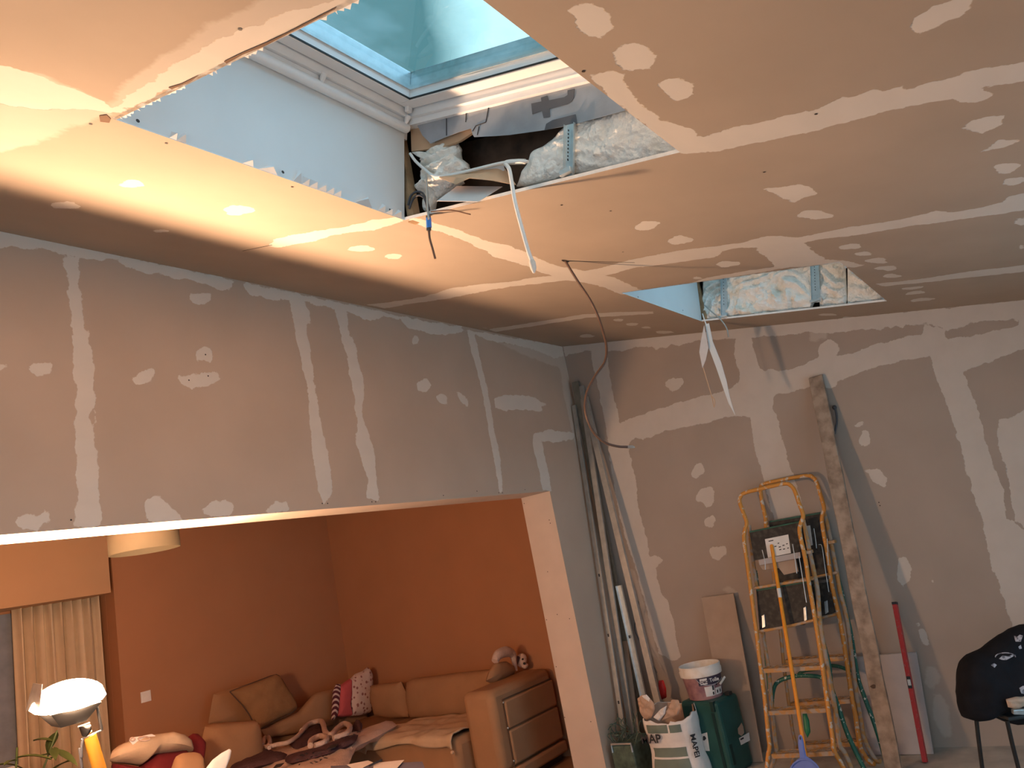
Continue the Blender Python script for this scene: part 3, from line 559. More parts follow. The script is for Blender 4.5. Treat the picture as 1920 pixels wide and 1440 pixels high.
q.prism([PX(x, y, XP-.0145) for x, y in [(996,194),(1015,190),(1014,183),(1026,179),(1029,188),(1058,182),(1064,178),(1064,169),(1077,166),(1076,182),(1072,190),(1064,195),(1030,204),(1031,219),(1019,221),(1016,208),(998,214)]], (.001, 0, 0))
q.prism([PX(x, y, XP-.0145) for x, y in [(1021,243),(1024,232),(1036,225),(1079,214),(1082,231),(1058,237)]], (.001, 0, 0)); q.build('print', M['foilink'], fm)
for a, b in [((837,222),(837,254)),((874,211),(873,229)),((916,201),(911,229)),((911,229),(892,236)),((892,236),(886,246)),((898,237),(895,253))]: MB().tube([PX(*a, XP-.014), PX(*b, XP-.014)], .0016, 6).build('tear_line', M['ink'], fm)
m_ = MB(); m_.prism([PX(x, y, XP+.01) for x, y in [(769,228),(790,228),(800,262),(836,252),(888,234),(886,248),(862,264),(830,276),(771,284)]], (.015, 0, 0)); tag(m_.build('sheathing_offcut', M['card'], bevel=.002), 'warm brown broken sheathing strip under the torn grey membrane', 'board')
def batt(pts, X, th, label, seed=0, amp=.022, n=110, fs=1.0):
    P = [PX(x, y, X) for x, y in pts]; mb = MB(); mb.inflate(P, (-1, 0, 0), th, rings=44, per=2*n, power=.35, amp=amp, freq=9, back=.6,
        fold=lambda v: fs*.016*math.sin(75*v[2]+14*noise.noise(Vector((v[1]*6+seed, v[2]*4, 1)))+v[1]*9)+fs*.012*noise.noise(Vector(v*35))+.008*noise.noise(Vector(v*80)))
    return tag(mb.build('insulation_batt', M['wool'], smooth=True), label, 'insulation')
batt([(1044,258),(1030,267),(1020,276),(1002,286),(997,292),(991,307),(979,324),(968,350),(985,350),(1061,333),(1180,310),(1290,290),(1290,240),(1180,190),(1120,215),(1081,232),(1060,240)], X2+.07, .035, 'large cream mineral wool batt right of the cavity in the near skylight shaft', 1, amp=.012, fs=.3)
batt([(806,270),(835,262),(856,262),(866,280),(862,295),(876,306),(882,318),(860,330),(866,342),(850,352),(836,364),(820,378),(812,398),(800,398),(796,372),(786,352),(796,342),(800,325),(798,308),(790,300),(800,290)], X2+.08, .05, 'ragged mineral wool tuft beside the pale reveal board of the near skylight', 2, amp=.03)
m_ = MB(); m_.prism([PX(x, y, X2+.03) for x, y in [(770,285),(785,283),(800,285),(812,292),(818,302),(806,306),(792,298),(780,292)]], (.02, 0, 0)); tag(m_.build('insulation_scrap', M['wool'], bevel=.004), 'small pale wool scrap poking over the white cable by the reveal corner', 'insulation')
def hanger(a, b, X, w_, label):
    A_, B_ = PX(*a, X), PX(*b, X); t = thing('suspension_bracket', B_, label, 'bracket', 'metal brackets in the skylight shafts')
    mb = MB(); mb.chan(A_, B_, w_, .012, (1, 0, 0), .0015); mb.build('strap', M['zinc'], t)
    h = MB()
    for i in range(9):
        p = A_+(B_-A_)*(.14+.07*i)+np.array((-.0065, 0, 0)); p2 = p; h.lohi(p+(-.001, -.002, -.003), p+(.001, .002, .003))
    for s in (-1, 1): h.lohi(p+(-.001, -.0015, -.004), p+(.001, .0015, .004))
    h.build('hole', M['ink'], t)
    c = MB(); c.box(B_+np.array((-.012, 0, .012)), (.02, w_*1.15, .02)); c.build('clip', M['zinc'], t, bevel=.003); return t
hanger((1068,232), (1066,330), X2+.005, .040, 'perforated metal bracket standing on the near skylight edge')
# card flaps, cables
tag(MB().prism([PX(x, y, X2+.03) for x, y in [(816,332),(870,322),(944,305),(946,320)]], (.001, 0, 0)).build('card_scrap', M['cardw']), 'pale narrow card strip under the white cable', 'card')
m_ = MB(); a = [PX(x, y, X2+.0) for x, y in [(819,331),(886,325),(944,310),(968,346)]]; b = [PX(x, y, X2-.03) for x, y in [(880,356),(868,346),(927,340),(905,337)]]
m_.add([PX(819,331,X2), PX(944,312,X2+.05), PX(968,347,X2+.02), PX(925,339,X2-.03), PX(880,334,X2-.05), PX(855,346,X2-.04)], [(0,1,4),(1,3,4),(1,2,3),(0,4,5)])
tag(m_.build('cardboard_flap', M['card'], solid=.0015), 'brown folded cardboard flap inside the near skylight shaft', 'card')
m_ = MB(); m_.add([PX(819,377,X2-.07), PX(857,349,X2+.02), PX(942,350,X2+.03), PX(897,378,X2-.06)], [(0,1,2,3)])
tag(m_.build('cardboard_flap', M['cardw'], solid=.0015), 'pale grey card flap poking out, lowest in the near skylight', 'card')
t = thing('network_cable', PX(1000,508,X2-.02), 'white cable with a plug dangling from the near skylight', 'cable')
MB().tube(bezier([PX(*q, X2+.01) for q in [(985,302),(968,302),(948,305)]]+[PX(*q, X2-.02) for q in [(955,318),(960,345),(966,380),(979,430),(991,472),(998,490)]], 8), .0075, 10).build('sheath', M['cablew'], t, smooth=True)
MB().tube([PX(997,488,X2-.02), PX(998,492,X2-.02), PX(1000,503,X2-.02), PX(1001,512,X2-.02)], [.009, .012, .011, .004], 10).build('plug', M['plasticw'], t, smooth=True)
m_ = MB(); m_.tube(bezier([PX(*q, X2+.0) for q in [(769,288),(780,303),(797,318),(816,331),(845,328),(885,319),(930,308),(955,304),(990,303)]], 8), .006, 10); tag(m_.build('white_cable', M['cablew'], smooth=True), 'white cable draped across the cavity of the near skylight', 'cable')
m_ = MB(); m_.tube(bezier([PX(*q, X2+.02) for q in [(815,333),(850,330),(890,320),(935,309),(985,306)]], 6), .004, 8); tag(m_.build('thin_white_cable', M['cablew'], smooth=True), 'thin pale cable running just under the white one', 'cable')
t = thing('cable_bundle', PX(806,430,X2-.02), 'dark cable bundle with blue tape hanging at the corner of the near skylight', 'cable')
for i, pth in enumerate([[(765,385),(770,368),(780,360),(792,362),(800,376),(804,392),(804,410)],[(767,392),(774,374),(784,366),(794,370),(800,384),(803,398),(804,412)],[(799,326),(800,345),(801,370),(802,392),(804,412)]]):
    MB().tube(bezier([PX(*q, X2+.012-.01*i) for q in pth], 6), .0045, 8).build('wire', M['cableb'] if i < 2 else M['alu'], t, smooth=True)
MB().tube([PX(803,405,X2-.0), PX(804,432,X2-.0)], .0095, 10).build('sleeve', M['cableb'], t, smooth=True)
MB().tube([PX(803.5,409,X2-.001), PX(804.5,427,X2-.001)], .0105, 10).build('blue_tape', M['bluetape'], t, smooth=True)
MB().tube(bezier([PX(*q, X2-.0) for q in [(804,430),(806,448),(811,466),(816,485)]], 6), .0045, 8).build('wire', M['cablebr'], t, smooth=True)
MB().tube(bezier([PX(*q, X2-.0) for q in [(805,430),(805,442),(807,452)]], 6), .004, 8).build('wire', M['cablebr'], t, smooth=True)
m_ = MB(); m_.tube(bezier([PX(*q, X2-.01) for q in [(808,397),(845,394),(882,402)]], 6), .0025, 6); tag(m_.build('thin_wire', M['cablebr']), 'thin brown wire poking out level with the ceiling', 'wire')
hole = PC(1060, 489); dH = float((hole-CAM)@CF)
t = thing('loose_cable', hole, 'long brown cable hanging in an S from a ceiling hole', 'cable')
MB().tube(bezier([hole]+[PD(x, y, dH+.05*math.sin(i*.5)) for i, (x, y) in enumerate([(1068,503),(1085,530),(1105,560),(1120,590),(1130,620),(1137,650),(1134,678),(1116,705),(1101,735),(1097,765),(1103,790),(1115,813),(1135,830),(1158,837),(1176,838)])], 6), .0065, 10).build('sheath', M['cablebr'], t, smooth=True)
MB().tube([PD(1174,838,dH+.04), PD(1186,838,dH+.04), PD(1190,839,dH+.04)], [.0075, .0075, .004], 10).build('stripped_end', M['alu'], t, smooth=True)
m_ = MB(); m_.add([hole+nC*.002+.03*math.cos(i*math.pi/6)*np.array((1,0,0))+.012*math.sin(i*math.pi/6)*np.array((0,1,K)) for i in range(12)], [tuple(range(12))]); m_.build('cable_hole', M['screw'], ceil)
# far skylight
batt([(1318,515),(1356,510),(1357,600),(1318,602)], S2+.05, .03, 'narrow wool batt between reveal and first bracket of the far skylight', 3, amp=.03, n=60)
batt([(1360,505),(1440,500),(1516,492),(1530,500),(1529,560),(1523,578),(1470,585),(1420,590),(1362,598)], S2+.05, .05, 'broad white wool batt between the two brackets of the far skylight', 4, amp=.04)
batt([(1536,488),(1585,480),(1589,560),(1587,572),(1537,578)], S2+.05, .04, 'wool batt just right of the second bracket of the far skylight', 5, amp=.03, n=70)
batt([(1589,485),(1640,500),(1700,560),(1668,564),(1589,574)], S2+.045, .02, 'dirty wool batt filling the right end of the far skylight', 6, amp=.012, n=70)
hanger((1357,512), (1358,596), S2-.0, .045, 'thin perforated metal bracket near the left end of the far skylight')
hanger((1527,490), (1530,567), S2-.0, .055, 'perforated metal bracket near the right end of the far skylight')
tag(MB().prism([PX(x, y, S2-.03) for x, y in [(1322,608),(1329,606),(1336,640),(1352,680),(1362,715),(1368,745),(1378,778),(1366,756),(1355,725),(1343,690),(1330,655)]], (.006, 0, 0)).build('board_strip', M['reveal']), 'long white strip of torn board dangling from the far skylight', 'board')
tag(MB().prism([PX(x, y, S2-.05) for x, y in [(1320,610),(1328,652),(1323,675),(1317,690),(1311,660),(1314,640)]], (.004, .0, 0)).build('board_flap', M['cardw']), 'small beige paper flap beside the white dangling strip', 'paper')
t_ = MB(); t_.tube(bezier([PX(*q, S2-.04) for q in [(1318,688),(1326,715),(1334,742),(1339,764)]], 6), .003, 6); t_.tube(bezier([PX(*q, S2-.04) for q in [(1334,742),(1340,750),(1340,762)]], 6), .003, 6); tag(t_.build('frayed_string', M['card']), 'frayed brown string hanging below the beige paper flap', 'string')
t_ = MB(); t_.tube(bezier([PX(*q, S2-.03) for q in [(1321,572),(1335,585),(1350,598),(1362,615),(1366,632)]], 6), .005, 8); tag(t_.build('grey_cable', M['alu'], smooth=True), 'short grey cable bending out of the far skylight corner', 'cable')
t_ = MB(); t_.tube(bezier([PX(*q, S2-.03) for q in [(1317,588),(1321,600),(1325,612)]], 6), .004, 8); tag(t_.build('white_wire', M['cablew'], smooth=True), 'white wire holding the dangling strip at the far skylight', 'wire')

for pts in ([(316,163),(340,156),(366,143),(372,140),(360,150),(342,158),(322,166)], [(420,114),(455,97),(500,78),(540,59),(590,33),(631,12),(628,16),(580,42),(530,67),(500,83),(455,101),(425,118)], [(186,216),(200,214),(208,222),(205,229),(188,227)]):
    MB().prism([PC(x, y)+nC*.0012 for x, y in pts], nC*.001).build('torn_edge', mat('torn_brown_core', (.17,.10,.06), .9), ceil)
# ------------------------------------------------------------------ things leaning on the right-hand wall
def bar_px(name, pts, X, m, label, cat='profile', group=None, w_=.03, d_=.02, kind='chan', holes=(), up=(1, 0, 0)):
    (a, Xa), (b, Xb) = [(q, X_) for q, X_ in zip(pts, X)]
    A_, B_ = [PA(*q, float(X_[1:])) if isinstance(X_, str) else PX(*q, X_) for q, X_ in ((a, Xa), (b, Xb))]
    if B_[2] < A_[2] and B_[2] > 0.02:   # run on to the floor
        d = (B_-A_)/(A_[2]-B_[2]); B_ = B_+d*(B_[2]-.004)
    t = thing(name, B_, label, cat, group); mb = MB()
    (mb.chan if kind == 'chan' else mb.beam)(A_, B_, w_, d_, up); mb.build('bar', M[m], t, bevel=.0008 if kind != 'chan' else 0)
    if holes:
        n = (A_-B_)/np.linalg.norm(A_-B_); u = np.cross(n, up); u /= np.linalg.norm(u); v = np.cross(u, n)
        if v[0] > 0: v = -v
        for hq in holes:
            h = MB(); p = A_+(B_-A_)*hq+v*(d_/2+.0008); h.box(p, (.002, .012, .022)); h.build('hole', M['ink'], t)
    return t
bar_px('metal_profile', ((1079,716),(1152,1100)), ('y-.075','y-.05'), 'steel', 'wide dark greenish metal profile leaning nearest the corner, highest of the bundle', w_=.06, d_=.03, group='metal profiles in the corner', kind='beam')
bar_px('metal_profile', ((1076,760),(1171,1382)), ('y-.03','y-.05'), 'alu', 'punched slim metal profile, leftmost of the corner bundle', w_=.035, d_=.018, holes=(.50,.66,.83,.93), group='metal profiles in the corner', kind='beam')
bar_px('metal_profile', ((1090,724),(1186,1384)), ('y-.12','y-.06'), 'alu', 'round-edged aluminium profile second from the left in the corner bundle', w_=.045, d_=.022, group='metal profiles in the corner', kind='beam')
bar_px('metal_profile', ((1097,745),(1236,1325)), ('y-.15','y-.30'), 'alu', 'long metal channel ending in the torn white bag', w_=.05, d_=.03, group='metal profiles in the corner', kind='beam')
bar_px('metal_profile', ((1160,1098),(1206,1305)), ('y-.14','y-.16'), 'zinc', 'short shiny channel leaning inside the corner bundle', w_=.05, d_=.02, holes=(.3,.75), group='metal profiles in the corner')
bar_px('wooden_lath', ((1172,1202),(1196,1385)), ('y-.07','y-.08'), 'boardbrown', 'short pale wooden lath between the metal profiles', cat='lath', w_=.04, d_=.015, kind='beam')
tag(MB().tube(bezier([PX(*q, -.10) for q in [(1193,1122),(1197,1135),(1190,1175),(1196,1195),(1215,1230),(1232,1262)]], 6), .004, 8).build('black_cord', M['cableb'], smooth=True), 'thin black cord curling behind the corner profiles', 'cord')
t = thing('plastic_tool', PX(1240,1310,-.16), 'small red plastic tool behind the torn white bag', 'tool')
MB().inflate([PX(*q, -.16) for q in [(1235,1276),(1244,1275),(1249,1290),(1250,1308),(1240,1312),(1233,1308)]], (-1,0,0), .02, 6, 30).build('grip', M['red'], t, smooth=True)
# wedge of things on the floor in the corner
t = thing('wire_crate', (-.60, -.03, .0), 'dusty dark green metal crate low in the corner by the profiles', 'crate')
c0 = PZ(1172, 1440, .15); m_ = MB()
m_.lohi((-.62,-.22,.0), (-.30,-.04,.24)); m_.build('body', M['darkgreenwire'], t, bevel=.01)
m_ = MB(); m_.tube([(-.63,-.22,.20), (-.63,-.22,.255), (-.63,-.06,.255), (-.63,-.06,.20)], .008, 8); m_.build('handle', M['zinc'], t, smooth=True)
wi = MB(); rr = random.Random(5)
for i in range(16):
    p = np.array((rr.uniform(-.6,-.4), rr.uniform(-.20,-.03), .25)); pts = [p]
    for _ in range(5): p = p+np.array((rr.uniform(-.05,.05), rr.uniform(-.05,.05), rr.uniform(-.02,.06))); p[1] = min(p[1], -.02); pts.append(p)
    wi.tube(bezier(pts, 4), .003, 5)
o = tag(wi.build('tangled_wire', M['darkgreenwire']), 'tangle of dusty green wire heaped on the metal crate', 'wire'); o['kind'] = 'stuff'
# big dark green case
cc = np.array((-.4, -.8, 0))
t = thing('storage_case', cc, 'large dark green plastic case standing under the paint bucket', 'case')
# measured from the picture: front edge of the top
TOPZ = .475
e1 = PZ(1350,1310,TOPZ)-np.array((.08, 0, 0)); fx = np.array((-.25, -.968, 0)); fx /= np.linalg.norm(fx); gx = np.array((-fx[1], fx[0], 0)); Wd = .32; Dp = .26
def SC(a, b, z): return e1+np.array((0, 0, z-TOPZ))-fx*a+gx*b   # a: leftwards along the front, b: depth
def sbox(mb, a0, a1, b0, b1, z0, z1): mb.prism([SC(a0,b0,z0), SC(a1,b0,z0), SC(a1,b1,z0), SC(a0,b1,z0)], (0,0,z1-z0))
t.location = tuple(SC(Wd/2, Dp/2, 0)); t['_w'] = list(map(float, t.location))
m_ = MB(); sbox(m_, 0, Wd, 0, Dp, 0, TOPZ); m_.build('body', M['teal'], t, bevel=.03)
m_ = MB(); sbox(m_, .035, .060, -.004, .0, .02, .40); sbox(m_, .02, .05, -.010, .02, .41, .475); m_.build('seam', M['tealdark'], t, bevel=.002)
m_ = MB(); sbox(m_, -.004, .02, .03, .06, .06, .19); m_.build('latch', M['tealdark'], t, bevel=.003)
m_ = MB(); sbox(m_, .0, .04, .16, .20, TOPZ-.002, TOPZ+.022); m_.build('handle_stub', M['black'], t, bevel=.004)
def sticker(pts, name, mm, Xoff=0): 
    # on the left-facing front: pixel outline thrown on the front plane
    n = -gx; c = float(n@(e1)); P_ = [bp(x, y, n, c)+n*.0015 for x, y in pts]; return MB().prism(P_, n*.0006).build(name, M[mm], t)
sticker([(1302,1373),(1316,1376),(1326,1373),(1331,1408),(1306,1407)], 'recycling_label', 'label')
m_ = MB(); n_ = -gx; c_ = float(n_@e1)
for q in [(1311,1384),(1321,1384)]: MB().prism([bp(x, y, n_, c_)+n_*.0025 for x, y in ell(q[0], q[1], 3.2, 4.5, 0, 8)], n_*.0005).build('label_print', M['ink'], t)
ns = -fx if (-fx)@(CAM-e1) > 0 else fx; cs = float(ns@e1)
for pts, nm, mm in [([(1383,1366),(1390,1355),(1393,1362),(1395,1374),(1390,1380),(1384,1376)], 'oval_label', 'boardbrown'), ([(1385,1384),(1404,1373),(1406,1388),(1389,1397)], 'white_label', 'label'), ([(1387,1385.5),(1393,1382),(1394,1385),(1388,1388)], 'label_print', 'ink')]:
    MB().prism([bp(x, y, ns, cs)+ns*(.0015 if mm != 'ink' else .003) for x, y in pts], ns*.0008).build(nm, M[mm], t)
# paint bucket on the case
bz = TOPZ+.001; bc = SC(.175, .13, bz); bh = PX(1308,1245,bc[0])[2]-bz; br = .146
t = thing('paint_bucket', bc, 'open paint bucket with purple label and white rim, on the green case', 'bucket')
m_ = MB(); pr_ = [(.0,.0),(br*.80,.0),(br*.93,bh-.075),(br*.93,bh-.07)]
m_.lathe(pr_, bc, 48); m_.build('body', M['purple'], t, smooth=True)
m_ = MB(); m_.lathe([(br*.93,bh-.072),(br*1.0,bh-.068),(br*1.02,bh-.035),(br*.99,bh-.03),(br*1.0,bh-.004),(br*.97,bh),(br*.94,bh-.004),(br*.92,bh-.05),(br*.80,.02),(0,.02)], bc, 48); m_.build('rim', M['plasticw'], t, smooth=True)
m_ = MB(); m_.lathe([(0,.13),(br*.86,.13)], bc, 32); m_.build('paint_residue', M['paperw'], t)
vd = math.atan2(CAM[1]-bc[1], CAM[0]-bc[0])
def onb(a, z, off=.0012):   # angle (rad, + to the right in view) on the bucket body
    r = br*(.80+.13*(z/(bh-.075)))+off; return bc+np.array((r*math.cos(vd+a), r*math.sin(vd+a), z))
def patch(a0, a1, z0, z1, mm, name, off=.0012, n=10, sk=0):
    m_ = MB(); m_.sheet([[onb(a0+(a1-a0)*i/n, z, off) for i in range(n+1)] for z in (z0, z1)]); return m_.build(name, M[mm], t)
patch(-.25, 1.35, bh-.125, bh-.073, 'navy', 'dark_band')
patch(-.15, .22, bh-.118, bh-.078, 'label', 'logo', .002); patch(.0, .55, .02, bh-.135, 'label', 'white_label', .0014); patch(.60, 1.15, .02, bh-.155, 'label', 'white_label', .0014)
patch(.42, .52, .055, .085, 'ink', 'label_print', .0024, 3); patch(.40, .50, .025, .045, 'ink', 'label_print', .0024, 3)
for i in range(2):
    for j in range(2): patch(.68+.24*i, .78+.24*i, .03+.05*j, .05+.05*j, 'ink', 'label_print', .0024, 3)
def tb(s, size, a, z, m, bold=0): 
    p = onb(a, z, .0025); n = p-bc; n[2] = 0; n /= np.linalg.norm(n); r = np.cross((0,0,1), n); text(s, size, p, r, (0,0,1), m, t, bold=bold)
tb('DéCo', .026, -.12, bh-.108, 'navy', .0008); tb('Tolle', .034, .34, bh-.108, 'label', .0006)
m_ = MB(); m_.tube(bezier([onb(-.35, bh-.07, .006), onb(-.1, bh-.11, .012), onb(.3, bh-.125, .016), onb(.7, bh-.12, .02), onb(1.1, bh-.10, .02)], 6), .0017, 6); m_.build('wire_handle', M['zinc'], t)
m_ = MB(); m_.tube([onb(.85, bh-.135, .02), onb(1.25, bh-.105, .03)], .008, 10); m_.build('grip', M['plasticw'], t, smooth=True)
# torn bag of plaster/adhesive
BX = -.68
def BG(x, y, o=0): return PX(x, y, BX+o)
t = thing('paper_bag', (BX+.09, -.52, 0), 'torn open white paper bag with grey-green bands in front of the green case', 'bag')
bagc = np.array((BX+.13, float((BG(1197,1353)[1]+BG(1285,1345)[1])/2), 0)); hw = abs(float(BG(1197,1353)[1]-BG(1285,1345)[1]))/2
zt = float(BG(1240,1350)[2]); rows = []; rr = random.Random(2)
def bagp(a, z, o=0, ragged=False):
    k_ = z/zt; rx, ry = .13+.012*math.sin(9*k_), hw*(1.10-.10*k_)+.008*math.sin(7*k_+1)
    c, s = math.cos(a), math.sin(a); e = .75; x = rx*abs(c)**e*(1 if c > 0 else -1); y = ry*abs(s)**e*(1 if s > 0 else -1)
    w_ = .006*noise.noise(Vector((x*22, y*22, z*14)))
    sh = -.10*(1-k_)   # leans
    return bagc+np.array((x*(1+o/.1)-w_, y*(1+o/.1)+w_+sh*0, z))
n = 72; top = []
for i in range(n):
    a = 2*math.pi*i/n; top.append(zt+.015*math.sin(3*a)+.012*noise.noise(Vector((math.cos(a)*4, math.sin(a)*4, 3)))+(.05 if math.cos(a) > .3 else 0)-(.02 if math.cos(a+.3) < -.85 else 0))
m_ = MB(); G_ = [[bagp(2*math.pi*i/n, top[i % n]*j/16) for i in range(n+1)] for j in range(17)]; m_.sheet(G_); m_.build('sack', M['paperw'], t, smooth=True, solid=.002)
m_ = MB(); m_.sheet([[bagp(2*math.pi*i/n, (top[i % n]-.002)*(1-.25*j), -.006-.012*j) for i in range(n+1)] for j in range(3)]); m_.build('brown_lining', M['paperb'], t, smooth=True)
m_ = MB(); m_.add([bagp(2*math.pi*i/n, zt*.55, -.02) for i in range(n)], [tuple(range(n))]); m_.build('powder', M['paperb'], t)
va = math.atan2(CAM[1]-bagc[1], CAM[0]-bagc[0])
def bagpatch(a0, a1, z0, z1, mm, name, off=.0035, nn=14):
    m_ = MB(); m_.sheet([[bagp(a0+(a1-a0)*i/nn, z0+(z1-z0)*j/6, off) for i in range(nn+1)] for j in range(7)]); m_.build(name, M[mm], t, smooth=True)
# angles: front face is around pi (towards -x); pi+.. turns towards -y (right in view)
bagpatch(math.pi-.62, math.pi+.10, zt*.80, zt*.93, 'bandgreen', 'printed_band'); bagpatch(math.pi+.16, math.pi+.62, zt*.80, zt*.92, 'bandgreen', 'printed_band')
bagpatch(math.pi-.60, math.pi+.62, zt*.42, zt*.56, 'bandgreen', 'printed_band'); bagpatch(math.pi-.60, math.pi+.62, zt*.10, zt*.39, 'bandgreen', 'printed_band')
p0 = np.array((bagc[0]-.148, float(BG(1206,1392)[1]), float(BG(1206,1392)[2]))); text('MAP', .078, p0, (0, -1, 0), (0, 0, 1), 'ink', t, bold=.002, lift=.004)
p1 = bagp(math.pi+.95, zt*.74); nn = np.array((-.55, -.83, 0)); text('MAPEI', .055, p1+nn*.016, (-.0,.0,-1), np.cross(nn, (0,0,-1)), 'ink', t, bold=.0012, lift=.004)
for i, pts in enumerate([[(1195,1310),(1203,1303),(1215,1305),(1226,1318),(1228,1330),(1222,1345),(1210,1352),(1200,1335)], [(1255,1325),(1259,1312),(1272,1312),(1276,1325),(1272,1340),(1258,1345),(1240,1352),(1246,1335)], [(1225,1345),(1238,1330),(1250,1323),(1247,1338),(1236,1352)]]):
    m_ = MB(); m_.inflate([BG(x, y, .10-.02*i) for x, y in pts], (-1, .2, 0), .012, 8, 40, amp=.01, freq=30, back=.3); m_.build('torn_flap', M['paperb' if i != 2 else 'paperw'], t, smooth=True)
m_ = MB(); m_.inflate([BG(x, y, .09) for x, y in [(1203,1305),(1212,1302),(1219,1310),(1217,1316),(1208,1310)]], (-1, .2, 0), .008, 6, 30); m_.build('torn_flap', M['paperw'], t, smooth=True)
# boards leaning on the wall
def leaning(name, pts, Xs, th, mm, label, cat, **kw):
    P_ = [PX(x, y, X) for (x, y), X in zip(pts, Xs)]
    for i, j in ((3, 0), (2, 1)): P_[i] = P_[j]+(P_[i]-P_[j])*(P_[j][2]-.004)/(P_[j][2]-P_[i][2])
    return tag(MB().prism(P_, (th, 0, .003)).build(name, M[mm], **kw), label, cat)
leaning('board_offcut', [(1315,1121),(1375,1113),(1433,1440),(1372,1440)], (-.05,-.05,-.25,-.25), .012, 'boardbrown', 'narrow tall brown board leaning between the green case and the ladders', 'board')
leaning('plasterboard_offcut', [(1604,1232),(1718,1223),(1753,1428),(1621,1436)], (-.04,-.04,-.15,-.15), .0125, 'boardgrey', 'squat grey plasterboard offcut leaning behind the plank and red level', 'board')
# plank
t = thing('scaffold_plank', PZ(1674, 1448, 0), 'long mortar-stained wooden plank leaning against the wall beside the ladders', 'plank')
a = PT(1529.5, 706, -.03, -.5, 2.45); b = PT(1675, 1440, -.03, -.5, 2.45); b = b-(a-b)/(a[2]-b[2])*(b[2]-.003)
m_ = MB(); nb_ = 14; d_ = (b-a)/nb_
L_ = [a+d_*i+np.array((-.012, .048+.003*math.sin(i*1.7), 0)) for i in range(nb_+1)]; R_ = [a+d_*i+np.array((-.012, -.048+.003*math.sin(i*2.3+1), 0)) for i in range(nb_+1)]
th = np.array((.032, 0, .006)); m_.v = []; rows = [L_, R_, [q+th for q in R_], [q+th for q in L_]]
V_ = [q for r in rows for q in r]; N_ = nb_+1; F_ = []
for k_ in range(4):
    for i in range(nb_): F_.append((k_*N_+i, ((k_+1) % 4)*N_+i, ((k_+1) % 4)*N_+i+1, k_*N_+i+1))
F_ += [(0, N_, 2*N_, 3*N_), tuple(k_*N_+nb_ for k_ in range(4))]
m_.add(V_, F_); m_.build('board', M['plank'], t, bevel=.004)
m_ = MB()
for q in [(1638,1286)]: m_.prism([PT(x, y, -.03, -.5, 2.45)+np.array((-.016,0,0)) for x, y in ell(*q, 5, 4, 0, 8)], (.002,0,0))
m_.build('knot', M['darkwood'], t)
t = thing('wall_cable_tail', PX(1566,765,-.01), 'short black cable tail on the wall beside the plank top', 'cable')
MB().tube(bezier([PX(*q, -.02) for q in [(1565,764),(1568,775),(1569,790),(1567,803),(1565,814)]], 6), .007, 8).build('sheath', M['cableb'], t, smooth=True)
MB().ball(PX(1564.5,764,-.015), .016, 12, 8).build('plug', M['cableb'], t, smooth=True)
# red level
t = thing('spirit_level', PX(1737,1440,-.28), 'long red spirit level leaning on the grey plasterboard offcut', 'level')
a, b = PX(1677.5,1130,-.09), PX(1737,1440,-.30); b = b-(a-b)/(a[2]-b[2])*(b[2]-.004)
MB().beam(a, b, .026, .045, (1,0,0)).build('body', M['red'], t, bevel=.002)
dd = (b-a)/np.linalg.norm(b-a); p = PX(1706.5,1276,-.19); p = a+dd*((p-a)@dd)+np.array((-.020,0,-.006))
m_ = MB(); m_.beam(p-dd*.035, p+dd*.035, .024, .012, (1,0,0)); m_.build('vial_window', M['ink'], t, bevel=.001)
m_ = MB(); m_.beam(p-dd*.018+(-.004,0,0), p+dd*.018+(-.004,0,0), .018, .01, (1,0,0)); m_.build('vial', M['label'], t, bevel=.002)
m_ = MB(); m_.beam(a-dd*.004, a+dd*.012, .028, .047, (1,0,0)); m_.build('end_cap', M['ink'], t, bevel=.001)
# two folding stepladders, one behind the other
def stepladder(fn, label, hide=False, dx=0, dy=0, front=True):
    # fn(px,py) -> point on the ladder's front plane
    t = thing('stepladder', (0, 0, 0), label, 'stepladder', 'folding stepladders by the side wall'); return t
FR = dict(xt=-.20, xb=-.60, zt=1.75); BK = dict(xt=-.06, xb=-.34, zt=1.82)
def f1(x, y, o=0.0): p = PT(x, y, **FR); 
def lf(P_, o=0.0):
    return lambda x, y, o=o: PT(x, y, P_['xt']+o, P_['xb']+o, P_['zt'])
def make_ladder(L, base, label, sh, parts):
    t = thing('stepladder', base, label, 'stepladder', 'folding stepladders by the side wall')
    for kind, pts, r, m, sm, o in parts['tubes']:
        Q_ = bezier([L(x, y, o) for x, y in pts], 6)
        for q_ in Q_: q_[2] = max(q_[2], .012)
        MB().tube(Q_, r, 10).build(kind, M[m], t, smooth=True)
    for a, b, c, d, o in parts['steps']:   # front-left, front-right, rear-right, rear-left in the picture
        A_, B_ = L(*a, 0.0), L(*b, 0.0); dep = np.array((.085, 0, .0)); st = MB()
        hh = .028
        st.prism([A_, B_, B_+(0,0,-hh), A_+(0,0,-hh)], (.003, 0, 0)); st.prism([A_+dep, B_+dep, B_+dep+(0,0,-hh), A_+dep+(0,0,-hh)], (.003, 0, 0))
        st.prism([A_, B_, B_+(.012,0,0), A_+(.012,0,0)], (0,0,-.003)); st.prism([A_+dep-(.012,0,0), B_+dep-(.012,0,0), B_+dep, A_+dep], (0,0,-.003))
        for k_ in range(9):
            q = A_+(B_-A_)*(k_+.5)/9; st.beam(q+(.004,.012,-.002), q+dep+(-.004,-.012,-.002), .006, .003)
        q0, q1 = A_+dep*.5+(0,0,-.003), B_+dep*.5+(0,0,-.003); st.beam(q0, q1, .006, .003)
        st.build('step', M['orange2'], t)
    for pts, m, nm, o, th_ in parts['plates']:
        MB().prism([L(x, y, o) for x, y in pts], (th_, 0, 0)).build(nm, M[m], t, bevel=.0015)
    return t
L1 = lf(FR); L2 = lf(BK)
